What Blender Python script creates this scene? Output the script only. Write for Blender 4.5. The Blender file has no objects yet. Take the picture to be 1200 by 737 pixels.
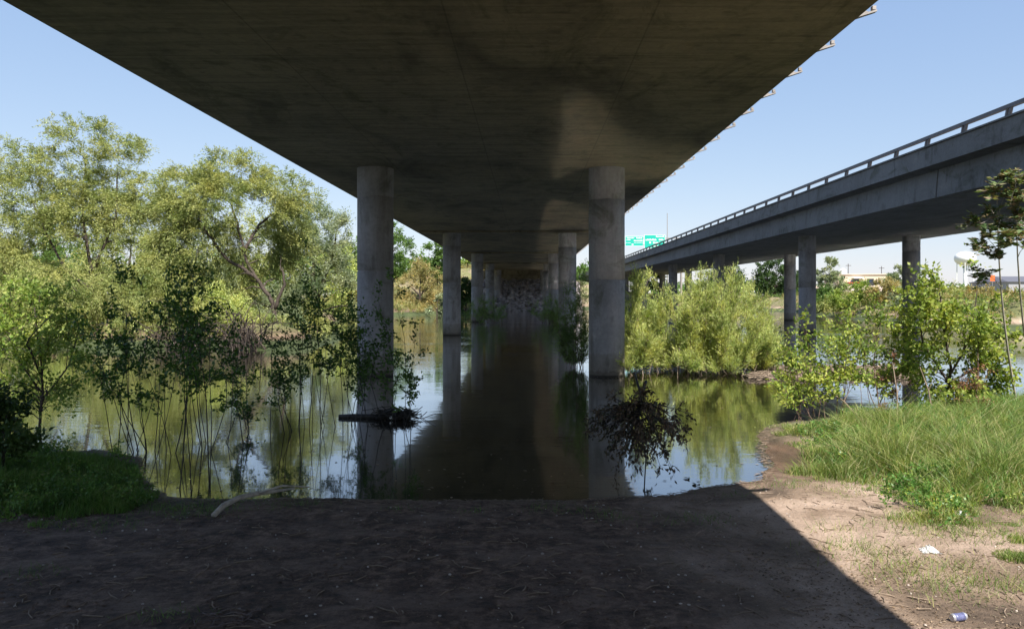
import bpy, math, random
import numpy as np
random.seed(7)
rng = np.random.default_rng(7)
R = math.radians
# ------------------------------------------------------------------ camera, sky, sun, exposure
F, VX, VY, EYE = 933.0, 619.0, 345.0, 2.76      # focal length in photo pixels, vanishing point, eye height above the water
scn = bpy.context.scene
C = scn.collection
cam = bpy.data.cameras.new('camera'); camo = bpy.data.objects.new('camera', cam); C.objects.link(camo)
camo.location = (0, 0, EYE); camo.rotation_euler = (R(90), 0, 0)
cam.sensor_width = 36; cam.lens = 36*F/1200
cam.shift_x = -(VX-600)/1200; cam.shift_y = -(368.5-VY)/1200
cam.clip_start = .05; cam.clip_end = 6000
scn.camera = camo
KX, KY = .325, .68                               # shadow run per metre of height: to -X and to +Y
wld = bpy.data.worlds.new('World'); scn.world = wld; wld.use_nodes = True
wn = wld.node_tree; wn.nodes.clear()
sky = wn.nodes.new('ShaderNodeTexSky'); sky.sky_type = 'NISHITA'; sky.sun_disc = False
sky.sun_elevation = math.atan(1/math.hypot(KX, KY)); sky.sun_rotation = math.atan2(KX, -KY)
sky.air_density = 1.0; sky.dust_density = .25; sky.ozone_density = 2.2; sky.altitude = 0
bg = wn.nodes.new('ShaderNodeBackground'); bg.inputs[1].default_value = .092
wo = wn.nodes.new('ShaderNodeOutputWorld')

sp = wn.nodes.new('ShaderNodeSeparateColor'); cb = wn.nodes.new('ShaderNodeCombineColor'); wn.links.new(sky.outputs[0], sp.inputs[0])
for ch, (k, gm, a) in enumerate(((.213, .60, .69), (.196, .51, .745), (.181, .34, .90))):    # clear spring air: paler at the top, bluer at the horizon
    m1 = wn.nodes.new('ShaderNodeMath'); m1.operation = 'MULTIPLY'; m1.inputs[1].default_value = k; wn.links.new(sp.outputs[ch], m1.inputs[0])
    m2 = wn.nodes.new('ShaderNodeMath'); m2.operation = 'POWER'; m2.inputs[1].default_value = gm; wn.links.new(m1.outputs[0], m2.inputs[0])
    m3 = wn.nodes.new('ShaderNodeMath'); m3.operation = 'MULTIPLY'; m3.inputs[1].default_value = 5.25*a; wn.links.new(m2.outputs[0], m3.inputs[0])
    wn.links.new(m3.outputs[0], cb.inputs[ch])
wn.links.new(cb.outputs[0], bg.inputs[0]); wn.links.new(bg.outputs[0], wo.inputs[0])
sun = bpy.data.lights.new('sun', 'SUN'); suno = bpy.data.objects.new('sun', sun); C.objects.link(suno)
sun.energy = 4.9; sun.angle = R(.53); sun.color = (1, .95, .87)
from mathutils import Vector
suno.rotation_euler = Vector((-KX, KY, -1)).to_track_quat('-Z', 'Y').to_euler()
suno.location = (20, -20, 40)
scn.view_settings.view_transform = 'Standard'; scn.view_settings.look = 'None'
scn.view_settings.exposure = 1.05; scn.view_settings.gamma = 1
cy = scn.cycles
cy.use_denoising = True; cy.caustics_reflective = True; cy.caustics_refractive = False
cy.blur_glossy = 0; cy.max_bounces = 8; cy.diffuse_bounces = 4; cy.glossy_bounces = 3; cy.transmission_bounces = 4
cy.sample_clamp_indirect = 40

# ------------------------------------------------------------------ helpers
def P(x, y, d):                                  # the point seen at photo pixel x, y at distance d
    return ((x-VX)*d/F, d, EYE-(y-VY)*d/F)
def G(x, y, z=0.0):                              # the point of the level z seen at photo pixel x, y
    d = (EYE-z)*F/(y-VY)
    return ((x-VX)*d/F, d, z)
def tag(o, label=None, cat=None, group=None, kind=None):
    if label: o['label'] = label
    if cat: o['category'] = cat
    if group: o['group'] = group
    if kind: o['kind'] = kind
    return o
def empty(name, loc, label, cat, group=None):
    o = bpy.data.objects.new(name, None); C.objects.link(o); o.location = loc; o.empty_display_size = .2
    return tag(o, label, cat, group)
def link(name, me, mat, parent=None, smooth=False):
    o = bpy.data.objects.new(name, me); C.objects.link(o)
    if mat: me.materials.append(mat)
    if parent:
        o.parent = parent
        o.matrix_parent_inverse = parent.matrix_basis.inverted()
    if smooth:
        me.polygons.foreach_set('use_smooth', np.ones(len(me.polygons), bool))
    return o
def npmesh(name, V, faces):                      # faces: list of (m, k) index arrays
    me = bpy.data.meshes.new(name)
    V = np.asarray(V, np.float32)
    me.vertices.add(len(V)); me.vertices.foreach_set('co', V.ravel())
    li = np.concatenate([np.asarray(f, np.int32).ravel() for f in faces])
    sz = np.concatenate([np.full(len(f), np.asarray(f).shape[1], np.int32) for f in faces])
    st = np.concatenate([[0], np.cumsum(sz)[:-1]]).astype(np.int32)
    me.loops.add(len(li)); me.loops.foreach_set('vertex_index', li)
    me.polygons.add(len(sz)); me.polygons.foreach_set('loop_start', st); me.polygons.foreach_set('loop_total', sz)
    me.update(calc_edges=True); me.validate()
    return me
class MB:                                        # collects simple shapes of one mesh
    def __init__(s): s.V = []; s.F = []
    def add(s, v, f):
        n = len(s.V); s.V += [tuple(map(float, p)) for p in v]; s.F += [tuple(i+n for i in q) for q in f]
    def box(s, x0, x1, y0, y1, z0, z1):
        s.add([(x0,y0,z0),(x1,y0,z0),(x1,y1,z0),(x0,y1,z0),(x0,y0,z1),(x1,y0,z1),(x1,y1,z1),(x0,y1,z1)],
              [(0,3,2,1),(4,5,6,7),(0,1,5,4),(1,2,6,5),(2,3,7,6),(3,0,4,7)])
    def prism(s, prof, y0, y1, n=1):             # an (x, z) profile drawn along Y
        k = len(prof); v = []; f = []
        for j in range(n+1):
            y = y0+(y1-y0)*j/n; v += [(x, y, z) for x, z in prof]
        for j in range(n):
            for i in range(k):
                a = j*k+i; b = j*k+(i+1) % k; f.append((a, b, b+k, a+k))
        f.append(tuple(range(k))[::-1]); f.append(tuple(range(n*k, n*k+k)))
        s.add(v, f)
    def tube(s, pts, rad, n=6, cap=True):
        pts = np.asarray(pts, float); m = len(pts)
        rad = np.broadcast_to(np.asarray(rad, float), (m,))
        t = np.gradient(pts, axis=0); t /= np.linalg.norm(t, axis=1)[:, None]+1e-9
        up = np.array([.13, .31, .94]) if abs(t[0] @ np.array([.13, .31, .94])) < .9 else np.array([1., .1, 0])
        a = np.cross(t, up); a /= np.linalg.norm(a, axis=1)[:, None]+1e-9
        b = np.cross(t, a); th = np.arange(n)*2*math.pi/n
        v = pts[:, None]+rad[:, None, None]*(a[:, None]*np.cos(th)[None, :, None]+b[:, None]*np.sin(th)[None, :, None])
        f = [(j*n+i, j*n+(i+1) % n, (j+1)*n+(i+1) % n, (j+1)*n+i) for j in range(m-1) for i in range(n)]
        if cap: f += [tuple(range(n))[::-1], tuple(range((m-1)*n, m*n))]
        s.add(v.reshape(-1, 3), f)
    def lathe(s, prof, cx, cy, n=40):            # (radius, z) profile round a vertical axis
        v = [(cx+r*math.cos(2*math.pi*i/n), cy+r*math.sin(2*math.pi*i/n), z) for r, z in prof for i in range(n)]
        f = [(j*n+i, j*n+(i+1) % n, (j+1)*n+(i+1) % n, (j+1)*n+i) for j in range(len(prof)-1) for i in range(n)]
        f += [tuple(range(n))[::-1], tuple(range((len(prof)-1)*n, len(prof)*n))]
        s.add(v, f)
    def build(s, name, mat, parent=None, smooth=False):
        me = bpy.data.meshes.new(name); me.from_pydata(s.V, [], s.F); me.update()
        return link(name, me, mat, parent, smooth)

# ------------------------------------------------------------------ materials
def newmat(name):
    m = bpy.data.materials.new(name); m.use_nodes = True
    nt = m.node_tree; b = nt.nodes['Principled BSDF']
    return m, nt, b
def N(nt, kind, **kw):
    n = nt.nodes.new(kind)
    for k, v in kw.items():
        if k in n.inputs.keys() if hasattr(n.inputs, 'keys') else False: n.inputs[k].default_value = v
        else: setattr(n, k, v)
    return n
def ramp(nt, fac, stops):
    r = nt.nodes.new('ShaderNodeValToRGB'); e = r.color_ramp.elements
    while len(e) < len(stops): e.new(.5)
    for i, (p, c) in enumerate(stops): e[i].position = p; e[i].color = (*c, 1)
    nt.links.new(fac, r.inputs[0]); return r.outputs[0]
def coords(nt, scale=(1, 1, 1), rot=(0, 0, 0)):
    g = nt.nodes.new('ShaderNodeNewGeometry'); mp = nt.nodes.new('ShaderNodeMapping')
    mp.inputs['Scale'].default_value = scale; mp.inputs['Rotation'].default_value = rot
    nt.links.new(g.outputs['Position'], mp.inputs[0]); return mp.outputs[0]
def noise(nt, vec, scale, detail=5, rough=.6, dist=0.0):
    n = nt.nodes.new('ShaderNodeTexNoise'); n.inputs['Scale'].default_value = scale
    n.inputs['Detail'].default_value = detail; n.inputs['Roughness'].default_value = rough; n.inputs['Distortion'].default_value = dist
    nt.links.new(vec, n.inputs['Vector']); return n.outputs[0]
def mix(nt, fac, a, b, mode='MIX'):
    m = nt.nodes.new('ShaderNodeMix'); m.data_type = 'RGBA'; m.blend_type = mode
    for s, v in ((0, fac), (6, a), (7, b)):
        if hasattr(v, 'is_output'): nt.links.new(v, m.inputs[s])
        elif s == 0: m.inputs[0].default_value = v
        else: m.inputs[s].default_value = (*v, 1)
    return m.outputs[2]
def bump(nt, h, bsdf, dist=.02, strength=1.0):
    b = nt.nodes.new('ShaderNodeBump'); b.inputs['Distance'].default_value = dist; b.inputs['Strength'].default_value = strength
    nt.links.new(h, b.inputs['Height']); nt.links.new(b.outputs[0], bsdf.inputs['Normal']); return b
def plain(name, col, rough=.7, metal=0.0, var=.25, scale=6):
    m, nt, b = newmat(name)
    v = coords(nt); n = noise(nt, v, scale)
    c = ramp(nt, n, [(.3, tuple(x*(1-var) for x in col)), (.7, tuple(min(1, x*(1+var)) for x in col))])
    nt.links.new(c, b.inputs['Base Color']); b.inputs['Roughness'].default_value = rough; b.inputs['Metallic'].default_value = metal
    return m
def concrete(name, base, sc=(1, 1, 1), contrast=.35, boards=True, stain=(.6, .55, .4), boardscale=(.35, 4.2, .25), tide=False):
    m, nt, b = newmat(name); L = nt.links
    big = noise(nt, coords(nt, sc), .35, 6, .65, .4)
    c1 = ramp(nt, big, [(.28, tuple(x*(1-contrast) for x in base)), (.5, base), (.75, tuple(x*(1+contrast*.5) for x in base))])
    fine = noise(nt, coords(nt), 9, 6, .7)
    c2 = mix(nt, .55, c1, ramp(nt, fine, [(.3, (.62, .62, .62)), (.6, (1, 1, 1))]), 'MULTIPLY')
    h = fine
    if boards:
        bn = noise(nt, coords(nt, boardscale), 1.0, 7, .75, .35)
        c2 = mix(nt, .62, c2, ramp(nt, bn, [(.32, stain), (.55, (1, 1, 1)), (.8, (1.0, .97, .9))]), 'MULTIPLY')
        ad = nt.nodes.new('ShaderNodeMath'); ad.operation = 'ADD'; L.new(bn, ad.inputs[0]); L.new(fine, ad.inputs[1]); h = ad.outputs[0]
    spots = noise(nt, coords(nt, (1, 1, .4)), 2.6, 3, .5)
    c2 = mix(nt, .5, c2, ramp(nt, spots, [(.33, (.5, .48, .42)), (.42, (1, 1, 1))]), 'MULTIPLY')
    # blotches of moss, soot and lime seeping along the pours
    bl = noise(nt, coords(nt, (.7, .35, .7)), 1.1, 8, .72, 1.2)
    c2 = mix(nt, .75, c2, ramp(nt, bl, [(.36, (.50, .52, .40)), (.47, (1, 1, 1)), (.60, (1, 1, 1)), (.74, (1.35, 1.3, 1.22))]), 'MULTIPLY')
    if not tide and boardscale[1] == 4.2:
        g = nt.nodes.new('ShaderNodeNewGeometry'); sz = nt.nodes.new('ShaderNodeSeparateXYZ'); L.new(g.outputs['Position'], sz.inputs[0])
        for ax, per, off in ((1, 2.44, .4), (0, 3.18, 1.28)):      # faint lines where the form panels met
            ao = nt.nodes.new('ShaderNodeMath'); ao.operation = 'ADD'; ao.inputs[1].default_value = 100*per+off; L.new(sz.outputs[ax], ao.inputs[0])
            mo = nt.nodes.new('ShaderNodeMath'); mo.operation = 'MODULO'; mo.inputs[1].default_value = per; L.new(ao.outputs[0], mo.inputs[0])
            c2 = mix(nt, .55, c2, ramp(nt, mo.outputs[0], [(0, (.45, .45, .42)), (.022, (.45, .45, .42)), (.034, (1, 1, 1))]), 'MULTIPLY')
    if tide:
        g = nt.nodes.new('ShaderNodeNewGeometry'); sz = nt.nodes.new('ShaderNodeSeparateXYZ'); L.new(g.outputs['Position'], sz.inputs[0])
        ad2 = nt.nodes.new('ShaderNodeMath'); ad2.operation = 'MULTIPLY_ADD'; ad2.inputs[1].default_value = -.35
        L.new(noise(nt, coords(nt, (2.5, 2.5, .6)), 2, 4, .6), ad2.inputs[0]); L.new(sz.outputs[2], ad2.inputs[2])
        tr = ramp(nt, ad2.outputs[0], [(0.0, (.42, .38, .31)), (.02, (.62, .58, .50)), (.55, (.80, .77, .72)), (.62, (1, 1, 1))])
        c2 = mix(nt, 1.0, c2, tr, 'MULTIPLY')
        c2 = mix(nt, 1.0, c2, ramp(nt, sz.outputs[2], [(0.0, (.25, .23, .2)), (.05, (.3, .28, .24)), (.075, (1, 1, 1))]), 'MULTIPLY')
    L.new(c2, b.inputs['Base Color']); b.inputs['Roughness'].default_value = .85
    bump(nt, h, b, .012, .7)
    return m
def foliage(name, cols, trans=.35, rough=.55, clump=.8):
    m, nt, b = newmat(name); L = nt.links
    g = nt.nodes.new('ShaderNodeNewGeometry')
    c = ramp(nt, g.outputs['Random Per Island'], [(i/(max(1, len(cols)-1)), x) for i, x in enumerate(cols)])
    n = noise(nt, coords(nt), clump, 4, .65)
    c = mix(nt, .85, c, ramp(nt, n, [(.34, (.40, .54, .42)), (.5, (1, 1, 1)), (.66, (1.25, 1.12, 1.0))]), 'MULTIPLY')
    L.new(c, b.inputs['Base Color']); b.inputs['Roughness'].default_value = rough
    b.inputs['Specular IOR Level'].default_value = .3
    t = nt.nodes.new('ShaderNodeBsdfTranslucent'); L.new(mix(nt, 1.0, c, (1.25, 1.2, .6), 'MULTIPLY'), t.inputs[0])
    ms = nt.nodes.new('ShaderNodeMixShader'); ms.inputs[0].default_value = trans
    L.new(b.outputs[0], ms.inputs[1]); L.new(t.outputs[0], ms.inputs[2])
    L.new(ms.outputs[0], nt.nodes['Material Output'].inputs[0])
    return m
M = {}
M['soffit'] = concrete('aged board formed concrete', (.235, .195, .125), (1, .5, 1), .72, True, (.34, .32, .24))
M['fascia'] = concrete('grey cast concrete', (.185, .178, .172), (1, .3, 1), .35, True, (.7, .68, .64), (.8, .8, .25))
M['column'] = concrete('pier concrete', (.27, .255, .25), (1, 1, .7), .28, True, (.6, .56, .52), (3.0, 3.0, .35), True)
M['steel'] = plain('galvanised steel', (.30, .27, .25), .5, .2)
M['rail'] = plain('weathered rail steel', (.14, .13, .135), .6, .3)
M['darkmetal'] = plain('dark painted steel', (.05, .05, .05), .5, .2)
M['bark'] = plain('grey brown bark', (.06, .045, .036), .9, 0, .45, 14)
M['barkred'] = plain('reddish young bark', (.10, .06, .045), .85, 0, .4, 20)
M['barkpale'] = plain('pale bleached wood', (.36, .32, .27), .85, 0, .3, 14)
M['twigpale'] = plain('tan dry twigs', (.22, .165, .12), .9, 0, .4, 9)
M['darkwood'] = plain('wet black wood', (.02, .017, .014), .6, 0, .5, 14)
M['willow'] = foliage('yellow green willow leaves', [(.42, .49, .155), (.51, .57, .20), (.34, .42, .125), (.56, .58, .24)], .42, .55, 1.6)
M['willowmid'] = foliage('olive willow leaves', [(.27, .31, .09), (.33, .36, .12), (.22, .27, .08), (.37, .38, .15), (.29, .315, .11)], .34, .55, .6)
M['willowshade'] = foliage('green willow leaves', [(.11, .19, .06), (.17, .26, .085), (.13, .21, .065)], .42)  # darker copy of the willow greens, with the deck's shade put into the colour
M['silver'] = foliage('silvery green leaves', [(.24, .29, .16), (.34, .38, .24), (.17, .22, .12)], .35, .55, .5)
M['dark'] = foliage('dark green leaves', [(.035, .07, .02), (.06, .11, .03), (.045, .085, .02)], .3, .45)
M['sap'] = foliage('deep green sapling leaves', [(.05, .115, .025), (.085, .17, .035), (.04, .09, .02)], .38, .4)
M['maple'] = foliage('bright green maple leaves', [(.21, .32, .06), (.34, .43, .09), (.12, .21, .04), (.42, .46, .13)], .42)
M['maple2'] = foliage('yellow green cottonwood leaves', [(.28, .37, .065), (.42, .47, .11), (.17, .26, .045), (.10, .17, .03)], .42)
M['maple3'] = foliage('yellowish green maple leaves', [(.25, .34, .055), (.38, .45, .09), (.15, .24, .04), (.46, .48, .13), (.10, .18, .03)], .42)  # mixed yellow greens of the right-hand maple's own leaves
M['heaven'] = foliage('bronze green leaflets', [(.09, .15, .05), (.14, .20, .07), (.24, .16, .10), (.11, .17, .06)], .3)
M['tan'] = foliage('tan olive willow leaves', [(.32, .29, .11), (.42, .35, .15), (.24, .24, .09), (.36, .26, .14)], .35)
M['green'] = foliage('mid green leaves', [(.10, .18, .04), (.15, .25, .06), (.07, .13, .03)], .35)
M['deadleaf'] = foliage('dead brown leaves', [(.05, .035, .025), (.10, .07, .045), (.15, .11, .08), (.03, .024, .018), (.08, .09, .04)], .1)
M['redleaf'] = foliage('rusty dry leaves', [(.22, .10, .06), (.30, .16, .09), (.16, .08, .05)], .25)
M['grass'] = foliage('green grass', [(.11, .20, .035), (.21, .30, .065), (.07, .13, .025), (.31, .35, .11), (.42, .39, .21)], .36, .5, 2.6)
M['tussock'] = foliage('broad dark green grass', [(.06, .15, .03), (.10, .22, .045), (.16, .28, .07)], .35, .4, 2)
M['straw'] = foliage('dead straw', [(.42, .36, .20), (.52, .46, .28), (.32, .27, .15)], .2)
M['grassdark'] = foliage('deep green grass', [(.10, .21, .045), (.16, .28, .07), (.07, .15, .03), (.20, .24, .10)], .4, .55, 2)
M['litterleaf'] = foliage('dry fallen leaves', [(.10, .07, .05), (.20, .14, .09), (.32, .25, .18), (.05, .035, .025)], .05, .8)
M['green_sign'] = plain('green sign sheet', (.0, .38, .29), .5, 0, .04)
M['white'] = plain('white paint', (.78, .78, .76), .5, 0, .05)
M['beige'] = plain('beige stucco', (.55, .45, .33), .85, 0, .08, .5)
M['greyroof'] = plain('dark grey roof', (.10, .10, .12), .7, 0, .1)
M['orange'] = plain('orange plastic', (.75, .14, .03), .5, 0, .05)
M['glass'] = plain('dark glass', (.02, .025, .03), .1, 0, .1)
M['redpaint'] = plain('red car paint', (.35, .04, .03), .3, 0, .05)
M['blackpaint'] = plain('black car paint', (.03, .03, .035), .3, 0, .05)
M['rubber'] = plain('black rubber', (.02, .02, .02), .8, 0, .05)
M['can'] = plain('scuffed aluminium', (.62, .62, .66), .35, .7, .15, 60)
M['canblue'] = plain('faded blue can print', (.12, .13, .25), .45, .2, .5, 90)
M['plastic'] = plain('dirty clear plastic', (.42, .42, .41), .25, 0, .12, 20)
M['wire'] = plain('brown wire', (.13, .095, .085), .6, 0, .2, 30)
M['rock'] = plain('riprap rock', (.24, .21, .20), .9, 0, .6, 1.1)

def dirt_mat():
    m, nt, b = newmat('bank soil'); L = nt.links
    v = coords(nt)
    a = noise(nt, v, .55, 7, .62, .6)
    c = ramp(nt, a, [(.33, (.115, .08, .055)), (.46, (.28, .20, .14)), (.60, (.52, .39, .305)), (.78, (.56, .44, .35))])
    # dark litter, with deck shade put into the soil colour; trodden sand at right
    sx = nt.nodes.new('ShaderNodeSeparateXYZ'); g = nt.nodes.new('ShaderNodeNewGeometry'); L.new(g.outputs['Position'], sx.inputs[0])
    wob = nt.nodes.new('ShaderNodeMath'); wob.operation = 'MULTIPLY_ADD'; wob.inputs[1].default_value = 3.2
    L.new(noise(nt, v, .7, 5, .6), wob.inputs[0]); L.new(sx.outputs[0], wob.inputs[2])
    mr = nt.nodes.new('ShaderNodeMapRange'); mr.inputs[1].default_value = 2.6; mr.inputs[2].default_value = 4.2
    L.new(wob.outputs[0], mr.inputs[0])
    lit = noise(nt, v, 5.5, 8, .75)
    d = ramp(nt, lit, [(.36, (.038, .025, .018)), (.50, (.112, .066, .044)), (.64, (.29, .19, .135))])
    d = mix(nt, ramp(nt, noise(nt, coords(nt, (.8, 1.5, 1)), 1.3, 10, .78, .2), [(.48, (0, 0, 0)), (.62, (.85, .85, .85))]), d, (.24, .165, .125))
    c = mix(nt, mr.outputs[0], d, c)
    fine = noise(nt, v, 38, 7, .75)
    c = mix(nt, .8, c, ramp(nt, fine, [(.34, (.45, .42, .4)), (.48, (1, 1, 1)), (.72, (1.1, 1.07, 1.02))]), 'MULTIPLY')
    # wet just above the water, dry-grass tan on the high banks
    wet = nt.nodes.new('ShaderNodeMapRange'); wet.inputs[1].default_value = .004; wet.inputs[2].default_value = .06
    L.new(sx.outputs[2], wet.inputs[0])
    c = mix(nt, wet.outputs[0], mix(nt, 1.0, c, (.36, .28, .23), 'MULTIPLY'), c)
    hi = nt.nodes.new('ShaderNodeMapRange'); hi.inputs[1].default_value = .5; hi.inputs[2].default_value = 1.1
    L.new(sx.outputs[2], hi.inputs[0])
    bank = ramp(nt, noise(nt, v, .25, 7, .7), [(.35, (.08, .10, .03)), (.48, (.16, .16, .06)), (.6, (.26, .20, .13)), (.75, (.16, .18, .07))])
    c = mix(nt, hi.outputs[0], c, bank)
    # beyond the trodden patch: overgrown bank, coloured dark to cut bounce on the soffit
    vl = nt.nodes.new('ShaderNodeVectorMath'); vl.operation = 'DISTANCE'; vl.inputs[1].default_value = (0, 7, 0); L.new(g.outputs['Position'], vl.inputs[0])
    gr = nt.nodes.new('ShaderNodeMapRange'); gr.inputs[1].default_value = 8.5; gr.inputs[2].default_value = 12; L.new(vl.outputs['Value'], gr.inputs[0])
    lo = nt.nodes.new('ShaderNodeMapRange'); lo.inputs[1].default_value = .55; lo.inputs[2].default_value = .35; L.new(sx.outputs[2], lo.inputs[0])
    mu = nt.nodes.new('ShaderNodeMath'); mu.operation = 'MULTIPLY'; L.new(gr.outputs[0], mu.inputs[0]); L.new(lo.outputs[0], mu.inputs[1])
    c = mix(nt, mu.outputs[0], c, ramp(nt, noise(nt, v, 1.2, 6, .7), [(.35, (.03, .045, .015)), (.65, (.07, .09, .03))]))
    L.new(c, b.inputs['Base Color'])
    rr = nt.nodes.new('ShaderNodeMapRange'); rr.inputs[1].default_value = .0; rr.inputs[2].default_value = .04; rr.inputs[3].default_value = .25; rr.inputs[4].default_value = .92
    L.new(sx.outputs[2], rr.inputs[0]); L.new(rr.outputs[0], b.inputs['Roughness'])
    ad = nt.nodes.new('ShaderNodeMath'); ad.operation = 'MULTIPLY_ADD'; ad.inputs[1].default_value = .35
    L.new(fine, ad.inputs[0]); L.new(lit, ad.inputs[2])
    bump(nt, ad.outputs[0], b, .08, 1.0)
    return m
M['dirt'] = dirt_mat()
def water_mat():
    m, nt, b = newmat('river water'); L = nt.links
    b.inputs['Base Color'].default_value = (.012, .011, .007, 1)
    b.inputs['Roughness'].default_value = .095; b.inputs['IOR'].default_value = 1.7
    b.inputs['Coat Weight'].default_value = 1; b.inputs['Coat IOR'].default_value = 1.5; b.inputs['Coat Roughness'].default_value = .02
    n1 = noise(nt, coords(nt, (.55, 1.6, 1)), 2.2, 3, .5)
    n2 = noise(nt, coords(nt, (.25, .9, 1)), .5, 2, .5)
    # patches where a breath of wind roughens the surface, farther out
    g = nt.nodes.new('ShaderNodeNewGeometry'); sx = nt.nodes.new('ShaderNodeSeparateXYZ'); L.new(g.outputs['Position'], sx.inputs[0])
    mr = nt.nodes.new('ShaderNodeMapRange'); mr.inputs[1].default_value = 10; mr.inputs[2].default_value = 60; mr.inputs[3].default_value = .12; mr.inputs[4].default_value = 1
    L.new(sx.outputs[1], mr.inputs[0])
    pat = nt.nodes.new('ShaderNodeMapRange'); pat.inputs[1].default_value = .42; pat.inputs[2].default_value = .62; pat.inputs[3].default_value = .25; pat.inputs[4].default_value = 1
    L.new(noise(nt, coords(nt, (.12, .6, 1)), .35, 3, .5), pat.inputs[0])
    a1 = nt.nodes.new('ShaderNodeMath'); a1.operation = 'MULTIPLY'; L.new(mr.outputs[0], a1.inputs[0]); L.new(pat.outputs[0], a1.inputs[1])
    a2 = nt.nodes.new('ShaderNodeMath'); a2.operation = 'MULTIPLY'; L.new(a1.outputs[0], a2.inputs[0]); L.new(n1, a2.inputs[1])
    a3 = nt.nodes.new('ShaderNodeMath'); a3.operation = 'MULTIPLY_ADD'; a3.inputs[1].default_value = .35; L.new(n2, a3.inputs[0]); L.new(a2.outputs[0], a3.inputs[2])
    bb = bump(nt, a3.outputs[0], b, .016, 1.0); L.new(bb.outputs[0], b.inputs['Coat Normal'])
    return m
M['water'] = water_mat()

# ------------------------------------------------------------------ terrain and water
near_px = [(-260, 520), (0, 524), (110, 527), (160, 536), (176, 566), (185, 583), (240, 586), (300, 586), (345, 584), (420, 587), (480, 589), (560, 590), (640, 588),
           (700, 584), (760, 580), (800, 577), (835, 570), (862, 566), (892, 562), (898, 548), (892, 530), (893, 508), (905, 499), (940, 492), (1000, 484), (1100, 470), (1200, 462), (1500, 456)]
near = [G(x, y)[:2] for x, y in near_px]
near = [(near[0][0]-80, near[0][1]+6)]+near+[(near[-1][0]+60, near[-1][1]), (150, -90), (-150, -90)]
leftb = [(-300, 30), (-36, 38), (-24, 42), (-12, 38.5), (-11.5, 46), (-15, 60), (-19, 86), (-20, 100), (-10, 112), (-6, 128), (-4.5, 131), (3, 131), (8, 150), (40, 150), (42, 120), (38, 96), (35, 76), (36, 62), (60, 52), (300, 50), (900, 300), (900, 2500), (-1200, 2500), (-1200, 30)]
def sdist(Px, Py, poly):
    d = np.full(Px.shape, 1e9); ins = np.zeros(Px.shape, bool); n = len(poly)
    for i in range(n):
        x0, y0 = poly[i]; x1, y1 = poly[(i+1) % n]; dx, dy = x1-x0, y1-y0
        t = np.clip(((Px-x0)*dx+(Py-y0)*dy)/(dx*dx+dy*dy+1e-12), 0, 1)
        d = np.minimum(d, np.hypot(Px-x0-t*dx, Py-y0-t*dy))
        c = ((y0 > Py) != (y1 > Py)) & (Px < (x1-x0)*(Py-y0)/((y1-y0) if y1 != y0 else 1e-9)+x0)
        ins ^= c
    return np.where(ins, d, -d)
def vnoise(x, y, s, seed=0):
    x = x*s+seed*17.3; y = y*s+seed*9.1
    xi = np.floor(x); yi = np.floor(y); fx = x-xi; fy = y-yi; fx = fx*fx*(3-2*fx); fy = fy*fy*(3-2*fy)
    def h(a, b): v = np.sin(a*127.1+b*311.7+seed*5.7)*43758.5453; return v-np.floor(v)
    return (h(xi, yi)*(1-fx)+h(xi+1, yi)*fx)*(1-fy)+(h(xi, yi+1)*(1-fx)+h(xi+1, yi+1)*fx)*fy
def height(X, Y):
    X = np.asarray(X, float); Y = np.asarray(Y, float)
    s1 = sdist(X, Y, near)+(vnoise(X, Y, 1.6, 3)-.5)*.35*np.clip((Y-2)/4, 0, 1)
    land = np.where(s1 > 0, .10*(1-np.exp(-s1/.5)), np.maximum(s1*.22, -1.6))
    land = land+np.where(s1 > .05, (vnoise(X, Y, .5, 1)-.5)*.06+(vnoise(X, Y, 3.2, 2)-.5)*.018+(vnoise(X, Y, 9, 5)-.5)*.010, 0)*np.clip(s1*3, 0, 1)
    mud = np.clip(1.6-1.6*np.hypot((X-4.3)/1.5, (Y-13.6)/3.2), 0, 1)      # wet mud tongue
    land = np.where(s1 > 0, land*(1-.85*mud), land)
    s2 = sdist(X, Y, leftb)+(vnoise(X, Y, .25, 4)-.5)*3
    top = 1.1+6.9/(1+np.exp(-(Y-118)/8))*(1/(1+np.exp((X-14)/5)))*(1/(1+np.exp(-(X+24)/3)))+1.2/(1+np.exp(-(X-20)/4))
    far = np.where(s2 > 0, np.minimum(s2*.42, top)+(vnoise(X, Y, .2, 6)-.5)*np.clip(s2*.1, 0, .6), np.maximum(s2*.2, -1.6))
    far = np.where((s2 > 0) & (s2 < 1.2), np.maximum(far, .03), far)
    return np.maximum(land, far)
xs = np.unique(np.concatenate([np.linspace(-1500, -60, 25), np.linspace(-60, -12, 60), np.linspace(-12, 12, 300), np.linspace(12, 70, 80), np.linspace(70, 1500, 25)]))
ys = np.unique(np.concatenate([np.linspace(-90, 3, 25), np.linspace(3, 14.5, 190), np.linspace(14.5, 26, 60), np.linspace(26, 170, 150), np.linspace(170, 2500, 25)]))
XX, YY = np.meshgrid(xs, ys); ZZ = height(XX, YY)
nx, ny = len(xs), len(ys)
idx = np.arange(nx*ny).reshape(ny, nx)
fc = np.stack([idx[:-1, :-1], idx[:-1, 1:], idx[1:, 1:], idx[1:, :-1]], -1).reshape(-1, 4)
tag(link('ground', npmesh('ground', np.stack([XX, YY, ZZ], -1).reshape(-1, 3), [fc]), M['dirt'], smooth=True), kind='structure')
mb = MB(); mb.add([(-1500, 1, 0), (1500, 1, 0), (1500, 2500, 0), (-1500, 2500, 0)], [(0, 1, 2, 3)])
tag(mb.build('water', M['water']), kind='structure')

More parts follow.
